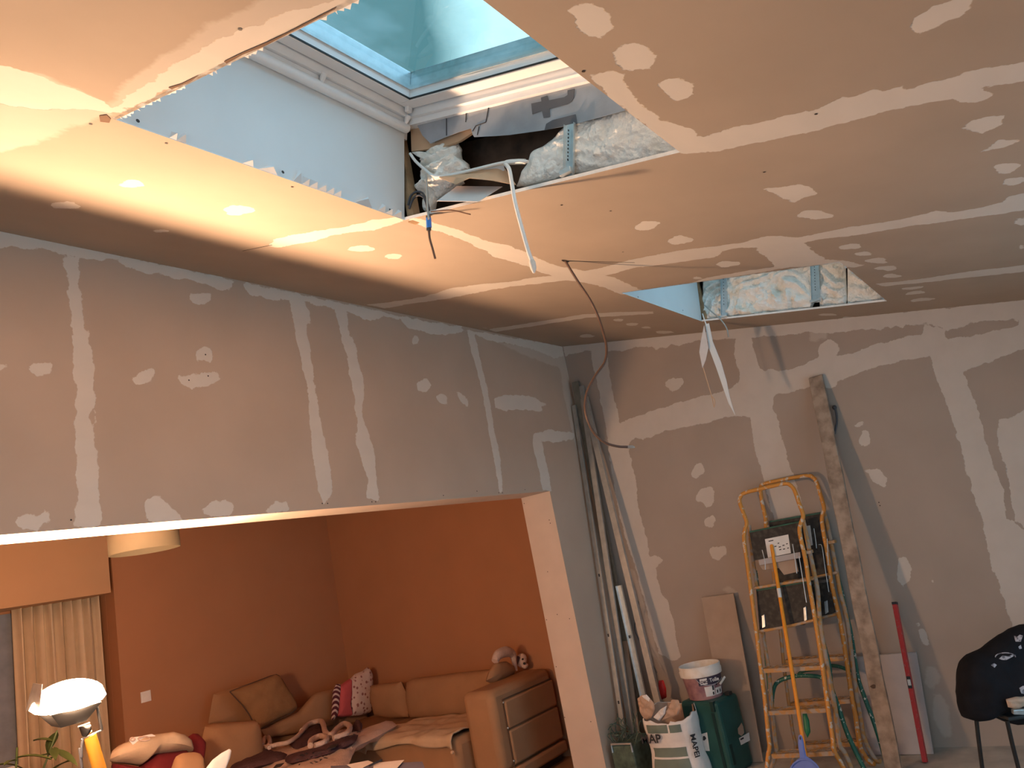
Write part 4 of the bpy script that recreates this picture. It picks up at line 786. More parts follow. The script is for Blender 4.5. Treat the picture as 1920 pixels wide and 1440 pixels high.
def sh(pts, dx, dy): return [(x+dx, y+dy) for x, y in pts]
fl = [(1438,1440),(1440,1418),(1443,1400),(1441,1383),(1434,1312),(1425,1242),(1418,1183),(1411,1131),(1407,1100),(1400,1050),(1395,1010),(1397,992),(1400,980),(1394,962),(1387,942),(1388,932),(1397,924),(1428,916),(1470,907),(1482,910),(1490,920),(1498,943),(1506,966),(1502,980),(1499,993),(1502,1012),(1510,1048),(1517,1095),(1526,1147),(1541,1242),(1552,1324),(1561,1383),(1564,1407),(1574,1426),(1583,1442)]
rl_ = [(1405,985),(1407,1010),(1413,1060),(1422,1120),(1430,1187),(1441,1253),(1446,1312),(1453,1383),(1456,1410),(1446,1440)]
rr_ = [(1506,975),(1509,990),(1515,1020),(1526,1072),(1533,1108),(1538,1171),(1552,1253),(1567,1336),(1574,1395),(1584,1412),(1597,1442)]
P1 = dict(tubes=[('front_rail', fl, .014, 'orange', 0, 0.0), ('rear_rail', rl_, .0135, 'orange2', 0, .075), ('rear_rail', rr_, .015, 'orange2', 0, .075),
  ('cross_bar', [(1414,1103),(1470,1094),(1526,1085)], .010, 'orange2', 0, .03), ('cross_bar', [(1418,1185),(1475,1175),(1534,1161)], .010, 'orange2', 0, .03),
  ('hook', [(1429,1031),(1434,1052),(1435,1068)], .003, 'zinc', 0, -.02), ('hook', [(1486,1020),(1490,1045),(1494,1075)], .003, 'zinc', 0, -.02), ('hook', [(1498,1043),(1505,1085),(1512,1130)], .003, 'zinc', 0, -.02),
  ('green_strut', [(1417,1070),(1424,1120),(1431,1180),(1437,1245),(1443,1300)], .010, 'green', 0, .10)],
  steps=[((1428,1254),(1546,1247),0,0,0), ((1438,1333),(1552,1327),0,0,0), ((1446,1414),(1564,1408),0,0,0)],
  plates=[([(1405,996),(1498,977),(1502,1020),(1500,1034),(1414,1051)], 'blackplate', 'tray', .03, .006), ([(1405,996),(1498,977),(1498,980),(1405,999)], 'greenedge', 'tray_rim', .026, .014), ([(1434,1011),(1478,1002),(1483,1037),(1440,1046)], 'label', 'instruction_label', .027, .002),
   ([(1422,1050),(1500,1035),(1501,1046),(1424,1060)], 'boardgrey', 'bracket_bar', .01, .012), ([(1424,1060),(1492,1048),(1497,1072),(1470,1078),(1460,1065),(1430,1069)], 'boardbrown', 'bracket', .025, .01),
   ([(1418,1108),(1520,1091),(1528,1160),(1508,1172),(1470,1176),(1424,1182)], 'blackplate', 'tray', .045, .006), ([(1418,1105),(1520,1088),(1520,1091),(1418,1109)], 'greenedge', 'tray_rim', .04, .014),
   ([(1428,1155),(1433,1152),(1435,1175),(1429,1178)], 'zinc', 'hinge', .035, .012), ([(1506,1140),(1511,1137),(1513,1162),(1508,1166)], 'zinc', 'hinge', .035, .012)])
ld1 = make_ladder(L1, L1(1505,1440), 'orange folding stepladder in front, with a white label on its black tray', 0, P1)
for s_, x_, y_, z_ in (('G', 1440, 1017, 0), ):
    pass
m_ = MB()
for i, (x, y, w_) in enumerate([(1441,1014,9),(1458,1018,3),(1452,1024,4),(1460,1025,4),(1467,1022,4),(1474,1019,3),(1461,1030,4),(1468,1029,4),(1476,1027,3)]):
    MB().prism([L1(x, y, .0262), L1(x+w_, y-w_*.2, .0262), L1(x+w_, y+1.8-w_*.2, .0262), L1(x, y+1.8, .0262)], (.0006, 0, 0)).build('label_print', M['ink'], ld1)
fl2 = [(1436,1000),(1436,985),(1435,970),(1429,943),(1426,922),(1427,912),(1434,907),(1470,899),(1513,892),(1524,895),(1531,904),(1537,924),(1545,952),(1542,965),(1541,975),(1544,998),(1552,1042),(1560,1098),(1574,1159),(1586,1230),(1595,1294),(1604,1343),(1612,1395),(1622,1418),(1643,1442)]
rr2 = [(1545,960),(1548,972),(1552,988),(1560,1028),(1568,1070),(1575,1110),(1583,1140),(1590,1178),(1597,1232),(1607,1312),(1614,1350),(1619,1380),(1633,1412),(1655,1442)]
ll2 = [(1440,985),(1447,1050),(1456,1120),(1463,1180),(1470,1250),(1478,1310),(1486,1370),(1492,1400),(1484,1440)]
P2 = dict(tubes=[('front_rail', fl2, .014, 'orange', 0, 0.0), ('rear_rail', rr2, .015, 'orange2', 0, .05), ('front_rail', ll2, .0115, 'orange2', 0, .0),
  ('cross_bar', [(1470,1092),(1530,1082),(1570,1073)], .010, 'orange2', 0, .02), ('cross_bar', [(1480,1168),(1540,1158),(1576,1150)], .010, 'orange2', 0, .02),
  ('hook', [(1526,991),(1529,1010),(1531,1028)], .003, 'zinc', 0, -.015), ('hook', [(1535,1021),(1541,1025),(1547,1065),(1554,1110)], .003, 'zinc', 0, -.015), ('hook', [(1551,1010),(1553,1060)], .003, 'zinc', 0, -.015)],
  steps=[((1470,1238),(1586,1230),0,0,0), ((1480,1318),(1597,1310),0,0,0), ((1490,1398),(1612,1390),0,0,0)],
  plates=[([(1442,977),(1541,960),(1548,1015),(1560,1085),(1450,1100)], 'blackplate', 'tray', .03, .006), ([(1442,977),(1541,960),(1541,963),(1442,980)], 'greenedge', 'tray_rim', .026, .014), ([(1507,987),(1519,985),(1524,1022),(1512,1026)], 'label', 'instruction_label', .027, .002),
   ([(1460,1105),(1562,1090),(1572,1145),(1550,1156),(1468,1168)], 'blackplate', 'tray', .03, .006), ([(1545,1128),(1551,1126),(1553,1148),(1547,1152)], 'zinc', 'hinge', .02, .012)])
ld2 = make_ladder(L2, L2(1560,1440), 'orange folding stepladder standing behind, closer to the plank', 0, P2)
for L, q, t_ in ((L1, (1516,1035), ld1), (L2, (1560,1016), ld2)):
    p = L(*q, .04); m_ = MB(); m_.box(p, (.06,.05,.022)); m_.build('hinge_clamp', M['orange2'], t_, bevel=.004)
# green hoops (rear legs of the ladders)
def hoop(name, pth, X, r, label, P_):
    L = lf(P_); return tag(MB().tube(bezier([L(x, y, X) for x, y in pth], 6), r, 10).build(name, M['green'], smooth=True), label, 'tube')
o = MB().tube(bezier([L1(x, y, .12) for x, y in [(1526,1085),(1533,1130),(1540,1180),(1549,1220),(1556,1250),(1560,1290),(1572,1325),(1586,1368),(1600,1400),(1622,1445)]], 6), [.009,.009,.010,.011,.014,.015,.014], 10).build('rear_leg', M['green'], None, smooth=True)
def reparent(o, t):
    off = np.array(t['_w']); 
    for v in o.data.vertices: v.co = v.co-Vector(tuple(off))
    o.parent = t
reparent(o, ld1)
o = MB().tube(bezier([L1(x, y, .14) for x, y in [(1448,1322),(1450,1296),(1457,1280),(1475,1271),(1500,1267),(1530,1268),(1545,1272)]], 8), [.010,.012,.013,.013,.013,.013,.012], 10).build('rear_hoop', M['green'], None, smooth=True); reparent(o, ld1)
o = MB().tube(bezier([L2(x, y, .10) for x, y in [(1566,1060),(1577,1100),(1588,1150),(1597,1190),(1603,1235),(1610,1275),(1622,1310),(1637,1350),(1650,1390),(1662,1432)]], 6), [.009,.009,.010,.013,.014,.014,.013], 10).build('rear_leg', M['green'], None, smooth=True); reparent(o, ld2)
o = MB().tube(bezier([L2(x, y, .10) for x, y in [(1495,1268),(1505,1259),(1530,1254),(1558,1248),(1580,1252),(1600,1262)]], 8), .012, 10).build('rear_hoop', M['green'], None, smooth=True); reparent(o, ld2)
o = MB().inflate([L1(x, y, .16) for x, y in [(1504,1334),(1512,1336),(1517,1350),(1520,1372),(1514,1384),(1508,1370)]], (-1,0,0), .012, 6, 24).build('plastic_tray', bpy.data.materials['dark_green_paint_spattered'], smooth=True); tag(o, 'small green plastic scrap behind the ladder steps', 'scrap'); o.data.materials[0] = mat('mid_green_plastic', (0.02, 0.22, 0.11), .4)
# broom handle and dustpan
SB = -.70
t = thing('broom', PT(1516,1440,-.28,SB,1.4), 'bright orange broom handle leaning on the front stepladder', 'broom')
a, b = PT(1446.5,1021,-.26,SB,1.4), PT(1514,1440,-.26,SB,1.4); b = b-(a-b)/(a[2]-b[2])*(b[2]-.02)
dd = (b-a)/np.linalg.norm(b-a); MB().tube([a, a+dd*.01, b], [.008,.0125,.0125], 14).build('handle', M['broom'], t, smooth=True)
MB().tube([a+dd*.30, a+dd*.36], .0132, 14).build('white_sleeve', M['label'], t, smooth=True)
t = thing('dustpan', PT(1508,1440,-.3,-.80,1.4), 'light blue plastic dustpan with upright handle below the ladders', 'dustpan')
DP = lambda x, y, o=0: PX(x, y, -.80+o)
MB().inflate([DP(x, y) for x, y in [(1497,1379),(1501,1377),(1504,1380),(1507,1392),(1509,1405),(1512,1418),(1522,1424),(1533,1434),(1541,1450),(1548,1475),(1474,1480),(1475,1455),(1480,1440),(1490,1428),(1500,1420),(1499,1405),(1496,1392)]], (-1,0,.25), .014, 8, 90, power=.3).build('pan', M['blueplastic'], t, smooth=True)
MB().tube(bezier([DP(x, y, -.018) for x, y in [(1480,1446),(1488,1432),(1503,1424),(1520,1426),(1532,1436),(1540,1450)]], 6), .005, 8).build('rim', M['blueplastic'], t, smooth=True)
MB().prism([DP(x, y, -.016) for x, y in ell(1500.5,1384,1.4,3.4,-5,10)], (-.002,0,0)).build('hanging_hole', M['ink'], t)
# chair with a jacket thrown over it
CD = 3.95
def J(x, y, o=0): return PD(x, y, CD+o)
t = thing('chair', PD(1880,1500,CD), 'thin-legged black chair under the jacket at the right edge', 'chair')
for pts, o in ([[(1828,1325),(1834,1380),(1843,1450),(1852,1530)], .0], [[(1888,1350),(1898,1395),(1912,1450),(1930,1530)], -.1], [[(1960,1340),(1975,1400),(2000,1520)], .1]):
    p = [J(x, y, o) for x, y in pts]; p[-1] = p[-1]-(p[-2]-p[-1])/(p[-2][2]-p[-1][2])*(p[-1][2]-.0); MB().tube(p, .010, 10).build('leg', M['black'], t, smooth=True)
MB().prism([J(1826,1318,.05), J(1890,1345,-.12), J(1990,1330,-.05), J(1930,1300,.2)], (0,0,-.02)).build('seat', M['black'], t, bevel=.006)
j = MB(); j.inflate([J(x, y) for x, y in [(1796,1306),(1798,1290),(1800,1265),(1806,1248),(1817,1233),(1835,1224),(1850,1216),(1865,1202),(1880,1190),(1900,1181),(1925,1172),(1990,1165),(2030,1220),(2030,1330),(1960,1352),(1925,1355),(1895,1357),(1880,1352),(1862,1344),(1845,1334),(1833,1330),(1831,1346),(1815,1348),(1803,1344),(1798,1326)]], -CF, .13, 20, 120, power=.45, amp=.02, freq=7,
    fold=lambda v: .012*math.sin(30*(v[2]+.6*v[1])+4*noise.noise(Vector(v*5))))
jk = thing('jacket', J(1880,1300), 'black jacket with faded white prints draped over the chair', 'jacket')
j.build('cloth', M['jacket'], jk, smooth=True)
jm = [o for o in jk.children][0]
deps = None
def onj(x, y):   # throw a picture point on the jacket surface
    from mathutils.bvhtree import BVHTree
    global deps
    if deps is None:
        off = Vector(tuple(jk['_w'])); deps = BVHTree.FromPolygons([v.co+off for v in jm.data.vertices], [tuple(p.vertices) for p in jm.data.polygons])
    r = Vector(tuple(ray(x, y))).normalized(); h = deps.ray_cast(Vector(tuple(CAM)), r); return np.array(h[0])-np.array(r)*.003 if h[0] else J(x, y, -.13)
m_ = MB(); m_.tube([onj(1885+19*math.cos(a), 1236-9-8*math.sin(a)+5) for a in [math.pi*i/10 for i in range(11)]], .0025, 6); m_.build('arc_print', M['print'], jk)
for k_, pts in enumerate([[(1873,1235),(1880,1229),(1890,1231),(1897,1228),(1905,1228),(1894,1234),(1886,1238),(1878,1237)], [(1858,1247),(1864,1243),(1869,1247),(1865,1252)], [(1901,1192),(1907,1194),(1912,1190),(1918,1192),(1914,1203),(1904,1203)], [(1909,1213),(1914,1209),(1916,1216),(1911,1217)], [(1911,1290),(1918,1286),(1924,1286),(1924,1302),(1915,1300)]]):
    m_ = MB(); P_ = [onj(x, y) for x, y in pts]; m_.add(P_, [tuple(range(len(P_)))]); m_.build('print', M['print'], jk, solid=.001)
m_ = MB(); m_.prism([J(x, y, -.16) for x, y in [(1900,1332),(1925,1330),(1925,1341),(1901,1340)]], CF*.02); tag(m_.build('tin_box', M['zinc'], bevel=.003), 'small grey metal box among odds and ends on the chair seat', 'box')
m_ = MB(); m_.inflate([J(x, y, -.14) for x, y in [(1886,1312),(1905,1306),(1925,1305),(1925,1322),(1905,1330),(1890,1326)]], -CF, .02, 6, 30, amp=.01, freq=20); tag(m_.build('brown_cloth', M['paperb'], smooth=True), 'crumpled brown cloth lying on the chair by the grey box', 'cloth')
# ------------------------------------------------------------------ living room behind the opening
WX = float(PA(228,1300,YF)[0])
mb = MB(); mb.lohi((WX, YF, 0), (0.1, YF+.15, ZC2+.3)); mb.lohi((XL, YF+.30, 0), (WX, YF+.45, ZC2+.3)); mb.lohi((WX-.001, YF+.14, 0), (WX+.05, YF+.46, ZC2+.3))
struct(mb.build('wall_back', M['living']))
zb = float(PA(100,1127,3.15)[2])
struct(MB().lohi((XL, 3.15, zb), (float(PA(205,1070,3.15)[0]), YF+.3, ZC2+.3)).build('trim_5', M['beam']))
struct(MB().lohi((XL, TW, ZC2), (0.1, YF+.5, ZC2+.08)).build('ceiling_living', M['living']))
struct(MB().lohi((XL-.1, TW, 0), (XL, YF+.5, ZC2+.1)).build('wall_living_left', M['living']))
# curtain panels and window strip
def curtain(xa, xb, y, label, mm, seed):
    n = 90; G_ = []
    for j in range(9):
        z = .02+(zb+.02)*(j/8); G_.append([(xa+(xb-xa)*i/n, y+.035*math.sin(i*.62+seed)+.012*math.sin(i*1.7+seed*2)*(1-j/16), z) for i in range(n+1)])
    m_ = MB(); m_.sheet(G_); return tag(m_.build('curtain', M[mm], smooth=True, solid=.002), label, 'curtain')
xc = float(PA(30,1250,YF+.18)[0]); curtain(xc, WX-.03, YF+.18, 'beige curtain hanging behind the work lamp', 'curtain', 1)
wn = sempty('window_3', (xc-.5, YF+.29, 1.0)); MB().lohi((xc-1.2, YF+.285, .9), (xc+.15, YF+.295, zb-.02)).build('pane', mat('dusk_pane', (.22,.25,.30), .15), wn)
f = MB(); f.lohi((xc-1.25, YF+.26, .84), (xc+.2, YF+.30, .9)); f.lohi((xc-.6, YF+.26, .84), (xc-.55, YF+.30, zb)); f.build('frame', M['white'], wn)
# socket plate
sp = thing('light_switch', PA(273,1306,YF-.004), 'small square white switch plate on the living room wall', 'switch')
c = PA(273,1306,YF); MB().lohi((c[0]-.042,YF-.008,c[2]-.042), (c[0]+.042,YF,c[2]+.042)).build('plate', M['paperw'], sp, bevel=.002)
MB().lohi((c[0]-.028,YF-.012,c[2]-.028), (c[0]+.028,YF-.007,c[2]+.028)).build('rocker', M['paperw'], sp, bevel=.002)
# drum lamp shade hung from the living room ceiling
DS = 4.6; dc = (PD(211,1041,DS)+PD(333,1026,DS))/2; rad = 61/FPX*DS
t = thing('pendant_lamp', (dc[0], dc[1], ZC2), 'unlit cream drum pendant shade hanging behind the lintel', 'pendant lamp')
m_ = MB(); m_.lathe([(rad,0),(rad,.26)], (dc[0],dc[1],dc[2]), 48); m_.build('shade', M['shade'], t, smooth=True, solid=.004)
m_ = MB(); m_.tube([(dc[0],dc[1],dc[2]+.2),(dc[0],dc[1],ZC2)], .005, 8); m_.build('cord', M['cablew'], t)
m_ = MB(); m_.lathe([(0,.24),(rad-.003,.24)], (dc[0],dc[1],dc[2]), 32); m_.build('diffuser', M['shade'], t)
# work lamp
LC_ = PA(129,1316,.39); t = thing('work_lamp', (LC_[0]+.24, .39, 0), 'lit halogen work lamp tilted up on a yellow stand', 'work lamp')
RT = rotaxis((1,0,0), math.radians(7))@rotaxis((0,1,0), math.radians(0))
def LH_(x, y, z): return LC_+RT@np.array((x, y, z), float)
m_ = MB(); Bt = [LH_(x, y, -.02) for x, y in ((-.10,-.07),(.10,-.07),(.10,.07),(-.10,.07))]; Bb = [LH_(x, y, -.085) for x, y in ((-.05,-.04),(.05,-.04),(.05,.04),(-.05,.04))]
m_.add(Bt+Bb, [(0,1,5,4),(1,2,6,5),(2,3,7,6),(3,0,4,7),(4,5,6,7)]); m_.build('housing', M['black'], t, solid=.004)
al = bpy.data.lights.new('reflector_beam', 'AREA'); al.shape = 'RECTANGLE'; al.size = .22; al.size_y = .15; al.energy = 50.0; al.spread = math.radians(125); al.color = (1.0, 0.66, 0.42)
ao = bpy.data.objects.new('reflector_beam', al); C.objects.link(ao); ao.parent = t; ao.location = tuple(LH_(0, 0, .09)-np.array(t['_w'])); ao.rotation_euler = Vector((.12, .36, -.93)).to_track_quat('Z', 'Y').to_euler()
m_ = MB()
nx, ny = 16, 12
def cap(sg):
  G_ = []
  for j in range(ny+1):
    y = -1+2*j/ny; row = []
    for i in range(nx+1):
        x = -1+2*i/nx; xx = x*math.sqrt(1-y*y/2); yy = y*math.sqrt(1-x*x/2); row.append(LH_(xx*.148, yy*.10, sg*math.sqrt(max(0, 1-xx*xx-yy*yy))))
    G_.append(row)
  m_.sheet(G_)
cap(.088); cap(-.035); m_.build('glass', M['halogen'], t, smooth=True)
m_ = MB(); m_.prism([LH_(x, y, z) for x, y, z in ((-.142,-.06,0),(-.142,.06,0),(-.118,.05,.10),(-.118,-.03,.10))], RT@np.array((.003,0,0))); m_.build('side_flap', M['zinc'], t)
A4 = lambda x, y: PA(x, y, .36)
m_ = MB(); m_.tube([A4(181,1317), A4(186,1345), A4(191,1369)], .006, 8); m_.build('yoke', M['black'], t, smooth=True)
m_ = MB(); m_.tube([A4(152,1387), A4(191,1369)], .004, 8); m_.tube([A4(146,1363), A4(168,1356)], .004, 8); m_.tube([A4(163,1374), A4(172,1371)], .004, 8); m_.build('bracket', M['zinc'], t, smooth=True)
m_ = MB(); m_.inflate([A4(x, y) for x, y in [(150,1362),(168,1357),(170,1366),(164,1380),(158,1384)]], (0,-1,0), .03, 4, 20); m_.build('junction_box', M['black'], t, smooth=True)
a, b = A4(168,1380), A4(186,1440); b = b-(a-b)/(a[2]-b[2])*(b[2]-.01); m_ = MB(); m_.tube([a, b], .026, 14); m_.build('pole', M['yellow'], t, smooth=True)
for k_ in range(3):
    an = k_*2.1+.4; m_ = MB(); m_.tube([b+(0,0,.35), b+(.4*math.cos(an), .4*math.sin(an)*.5, .0)], .012, 8); m_.build('leg', M['yellow'], t, smooth=True)
m_ = MB(); m_.tube(bezier([A4(x, y) for x, y in [(156,1383),(154,1395),(153,1420),(155,1450)]]+[np.array((a[0], .3, .02))], 6), .006, 8); m_.build('power_cord', M['cableb'], t, smooth=True)
# plant at the left edge
pb = PA(5,1440,1.9); pb[2] = 0; t = thing('potted_plant', pb, 'leafy green houseplant at the left edge behind the work lamp', 'plant'); rr = random.Random(11)
MB().lathe([(0,0),(.13,0),(.17,.3),(.15,.3),(.14,.26),(0,.26)], pb, 24).build('pot', M['plain'], t, smooth=True)
st = MB(); lvs = []
for k_ in range(12):
    an = rr.uniform(0, 6.28); r_ = rr.uniform(.05, .28); top = pb+np.array((.0+r_*math.cos(an)*1.3, r_*math.sin(an), rr.uniform(.7, 1.25)))
    st.tube(bezier([pb+(0,0,.25), pb+(.02,0,.6), top], 8), .005, 6)
    for q in range(11):
        s_ = rr.uniform(.35, 1); base = (pb+(0,0,.25))*(1-s_)+top*s_; d = np.array((rr.uniform(-1,1), rr.uniform(-1,1), rr.uniform(-.6,.7))); d /= np.linalg.norm(d); L_ = rr.uniform(.08,.19); sd = np.cross(d, (0,0,1)); sd /= np.linalg.norm(sd)+1e-6; lvs.append((base, d, sd, L_))
st.build('stem', M['leaf'], t)
for base, d, sd, L_ in lvs:
    m_ = MB(); rows = []
    for i in range(7):
        u = i/6; w_ = L_*.17*math.sin(math.pi*(u*.92+.04)); c = base+d*L_*u+np.array((0,0,-.35*L_*u*u)); rows.append([c-sd*w_+(0,0,.008), c, c+sd*w_+(0,0,.008)])
    m_.sheet(rows); m_.build('leaf', M['leaf'], t, smooth=True)
# corner sofa
YA = .74; t = thing('corner_sofa', (-.5, 1.8, 0), 'tan corner sofa with boxy armrest seen through the opening', 'sofa')
xa = float(PA(918,1292,YA)[0]); xr = -.06
za = float(PA(935,1290,YA)[2])
def sb(name, lo, hi, bev=.05, m='sofa'): return MB().lohi(lo, hi).build(name, M[m], t, smooth=True, bevel=bev)
sb('armrest', (xa, YA, .14), (xr, YA+.30, za), .055)
for z0, z1 in ((.17, (za+.12)/2-.01), ((za+.12)/2+.0, za-.10)):
    MB().lohi((xa+.13, YA-.022, z0), (xr-.02, YA+.01, z1)).build('side_panel', M['sofa'], t, smooth=True, bevel=.018)
m_ = MB(); m_.tube([(xa+.12,YA-.006,.15),(xa+.12,YA-.006,za-.09),(xr-.03,YA-.006,za-.09)], .005, 6); m_.tube([(xa+.12,YA-.006,(za+.12)/2),(xr-.03,YA-.006,(za+.12)/2)], .004, 6); m_.build('seam', M['piping'], t, smooth=True)
m_ = MB()
for z in (.20, (za+.12)/2+.01, za-.11): m_.ball((xa+.12, YA-.012, z), .008, 10, 6)
m_.build('stud', M['zinc'], t, smooth=True)
sb('base', (xa+.03, YA-.03, .06), (xr, YA+.3, .15), .02); MB().lohi((xa+.1, YA+.03, 0), (xr-.03, YA+.25, .06)).build('plinth', M['black'], t)
XS = -1.02
sb('seat', (XS, YA+.31, .09), (xr, 2.35, .44), .06); sb('seat', (XS, 2.36, .09), (xr, 3.25, .44), .06); sb('seat', (-2.05, 2.36, .09), (XS-.01, 3.25, .44), .06)
sb('seat', (-1.55, 2.9, .09), (-1.56+.01, 2.91, .10), .001)
sb('back', (-2.05, 3.0, .30), (xr, 3.27, .70), .05)
def cush(pts, Y, th, name, m='sofa', nrm=(0,-1,0), **k_): 
    f_ = (lambda x, y: PA(x, y, Y)) if nrm[1] else (lambda x, y: PX(x, y, Y)); return MB().inflate([f_(x, y) for x, y in pts], nrm, th, 12, 80, power=.4, **k_)
cush([(384,1362),(400,1356),(440,1353),(480,1350),(487,1366),(490,1400),(492,1445),(492,1470),(380,1480),(376,1400)], 2.55, .10, '', amp=.006, freq=5).build('seat_cushion', M['sofa'], t, smooth=True)
cush([(489,1368),(520,1353),(560,1335),(590,1300),(624,1292),(632,1345),(625,1360),(560,1375),(500,1385)], 2.95, .06, '', amp=.006, freq=5).build('back_cushion', M['sofa'], t, smooth=True)
cush([(400,1302),(440,1288),(500,1275),(548,1300),(560,1340),(500,1360),(440,1356),(390,1358)], 3.16, .05, '', amp=.006, freq=5).build('back_cushion', M['sofa'], t, smooth=True)
for pts, X_, th in (([(762,1280),(775,1272),(850,1262),(925,1254),(940,1262),(935,1300),(925,1342),(850,1350),(768,1345),(760,1310)], -.30, .09), ([(697,1285),(715,1282),(752,1278),(762,1300),(766,1345),(740,1347),(704,1342),(696,1310)], -.30, .07)):
    cush(pts, X_, th, '', nrm=(-1,0,0), amp=.006, freq=5).build('back_cushion', M['sofa'], t, smooth=True)
# cushions on the sofa
t2 = thing('ochre_cushion', PA(490,1355,2.9), 'plain ochre cushion leaning on the sofa back, left of the corner', 'cushion')
P_ = [(431,1297),(445,1291),(480,1278),(516,1264),(525,1268),(538,1290),(556,1320),(557,1328),(545,1338),(515,1352),(487,1368),(480,1364),(462,1330)]
MB().inflate([PA(x, y, 2.92) for x, y in P_], (0,-1,.25), .07, 14, 90, power=.5, amp=.008, freq=6).build('cover', M['cushion'], t2, smooth=True)
m_ = MB(); m_.tube([PA(x, y, 2.915) for x, y in P_+P_[:1]], .005, 6, 1); m_.build('piping', M['piping'], t2, smooth=True)
t3 = thing('patterned_cushion', PA(660,1340,2.8), 'patterned cushion with red panel, floral panel and striped edge', 'cushion')
MB().inflate([PA(x, y, 2.80) for x, y in [(653,1277),(665,1264),(680,1258),(690,1250),(697,1262),(698,1290),(697,1320),(694,1336),(675,1341),(656,1343),(652,1310)]], (0,-1,0), .06, 12, 70, power=.4, amp=.006, freq=9).build('floral_panel', M['floral'], t3, smooth=True)
MB().inflate([PA(x, y, 2.80) for x, y in [(636,1287),(646,1279),(656,1272),(656,1300),(654,1325),(657,1343),(640,1345),(632,1343),(634,1310)]], (0,-1,0), .058, 12, 60, power=.35, amp=.005, freq=9).build('red_panel', M['rose'], t3, smooth=True)
MB().inflate([PA(x, y, 2.80) for x, y in [(630,1283),(638,1282),(636,1305),(634,1325),(631,1346),(622,1351),(624,1320),(625,1295)]], (0,-1,0), .03, 8, 50).build('striped_trim', M['stripe'], t3, smooth=True)
# pale throw on the chaise
def drape(pts, z, th, mm, name, label, cat, amp=.02, freq=8, nrm=(0,0,1), fold=None, parent=None, **k_):
    m_ = MB(); m_.inflate([PZ(x, y, z) for x, y in pts], nrm, th, 14, 100, power=.35, amp=amp, freq=freq, back=.2, fold=fold); o = m_.build(name, M[mm], parent, smooth=True)
    return tag(o, label, cat) if parent is None else o
m_ = MB(); G_ = []; hemz = lambda y: .405+.02*math.sin(9*y)-(.05 if y < 1.12 else 0)*(1.12-y)/.1-(.03 if y > 2.0 else 0)
for i in range(61):
    y = 1.06+1.16*i/60; x0 = -.40 if y < 1.85 else -.40-.60*(y-1.85)/.37; row = []
    for j in range(25):
        u = j/24
        if u < .72: x, z = x0+(-1.0-x0)*u/.72, .466+.005*math.cos(u*30)
        else: k_ = (u-.72)/.28; x, z = -1.0-.055*math.sin(min(1, k_*2)*math.pi/2), .466-(.466-hemz(y))*max(0, k_)**1.3
        f_ = .010*noise.noise(Vector((x*9, y*7, 2)))+.006*math.sin(22*y+7*noise.noise(Vector((x*4, y*4, 0)))); row.append((x-(f_ if u > .8 else 0), y, z+max(0, f_+.006)*(1 if u < .8 else 0)))
    G_.append(row)
m_.sheet(G_); tag(m_.build('throw_blanket', M['cream'], smooth=True, solid=.010), 'plain cream throw spread over the sofa seat beside the armrest', 'blanket')
tag(MB().ball(PX(848,1411,-1.07), .014, 12, 8).build('tassel', M['cream'], smooth=True), 'tiny cream pompom below the hem of the throw', 'pompom')
# heap of fleece blanket with plum and cream sides
t4 = thing('fleece_blanket', PZ(560,1420,.5), 'rumpled plum and cream fleece blanket heaped in front of the corner', 'blanket')
zf = .50
def DZ(x, y, z=zf): return PZ(x, y, z)
MB().inflate([DZ(x, y) for x, y in [(420,1442),(440,1425),(480,1410),(520,1402),(560,1396),(590,1388),(620,1378),(650,1368),(690,1372),(735,1352),(745,1360),(700,1385),(668,1400),(655,1430),(650,1460),(430,1470)]], (0,0,1), .04, 12, 100, power=.3, amp=.02, freq=7, back=1.5).build('cream_side', M['sherpa'], t4, smooth=True)
for pts in ([(424,1440),(440,1418),(470,1412),(510,1410),(540,1415),(530,1425),(480,1438),(440,1450)], [(540,1395),(556,1382),(580,1368),(600,1357),(607,1375),(598,1388),(575,1398),(555,1405)], [(530,1424),(580,1412),(620,1400),(650,1388),(672,1378),(668,1390),(630,1408),(580,1424),(540,1432)], [(658,1368),(668,1352),(680,1362),(676,1370)]):
    MB().inflate([DZ(x, y, zf+.045) for x, y in pts], (0,-.3,1), .035, 8, 60, power=.4, amp=.012, freq=9).build('plum_side', M['plum'], t4, smooth=True)
for pts, r_ in (([(566,1370),(580,1357),(600,1352),(606,1358),(610,1372),(620,1378),(632,1366),(645,1357),(656,1362),(650,1375),(625,1384)], .022), ([(582,1398),(584,1388),(600,1380),(612,1383),(608,1392),(590,1398)], .022), ([(492,1398),(496,1384),(503,1382),(506,1392),(503,1400),(520,1396),(540,1392),(556,1382),(568,1370)], .018), ([(486,1404),(496,1400),(505,1402)], .016)):
    MB().tube(bezier([DZ(x, y, zf+.09) for x, y in pts], 8), r_, 12).build('rolled_hem', M['sherpa'], t4, smooth=True)
rt = PA(700,1380,2.)-PA(560,1435,2.); 
for s_, q, sz in (('K', (520,1437), .05), ('M', (622,1401), .05)):
    p = DZ(*q, zf+.07); n_ = MB(); r_ = np.array((.7,.25,.02)); m_ = MB(); m_.prism([DZ(q[0]-9, q[1]+5, zf+.08), DZ(q[0]+6, q[1]+1, zf+.08), DZ(q[0]+13, q[1]-6, zf+.08), DZ(q[0]-2, q[1]-3, zf+.08)], (0,0,.003)); m_.build('patch', M['ink'], t4)
lt = MB(); rr = random.Random(4)
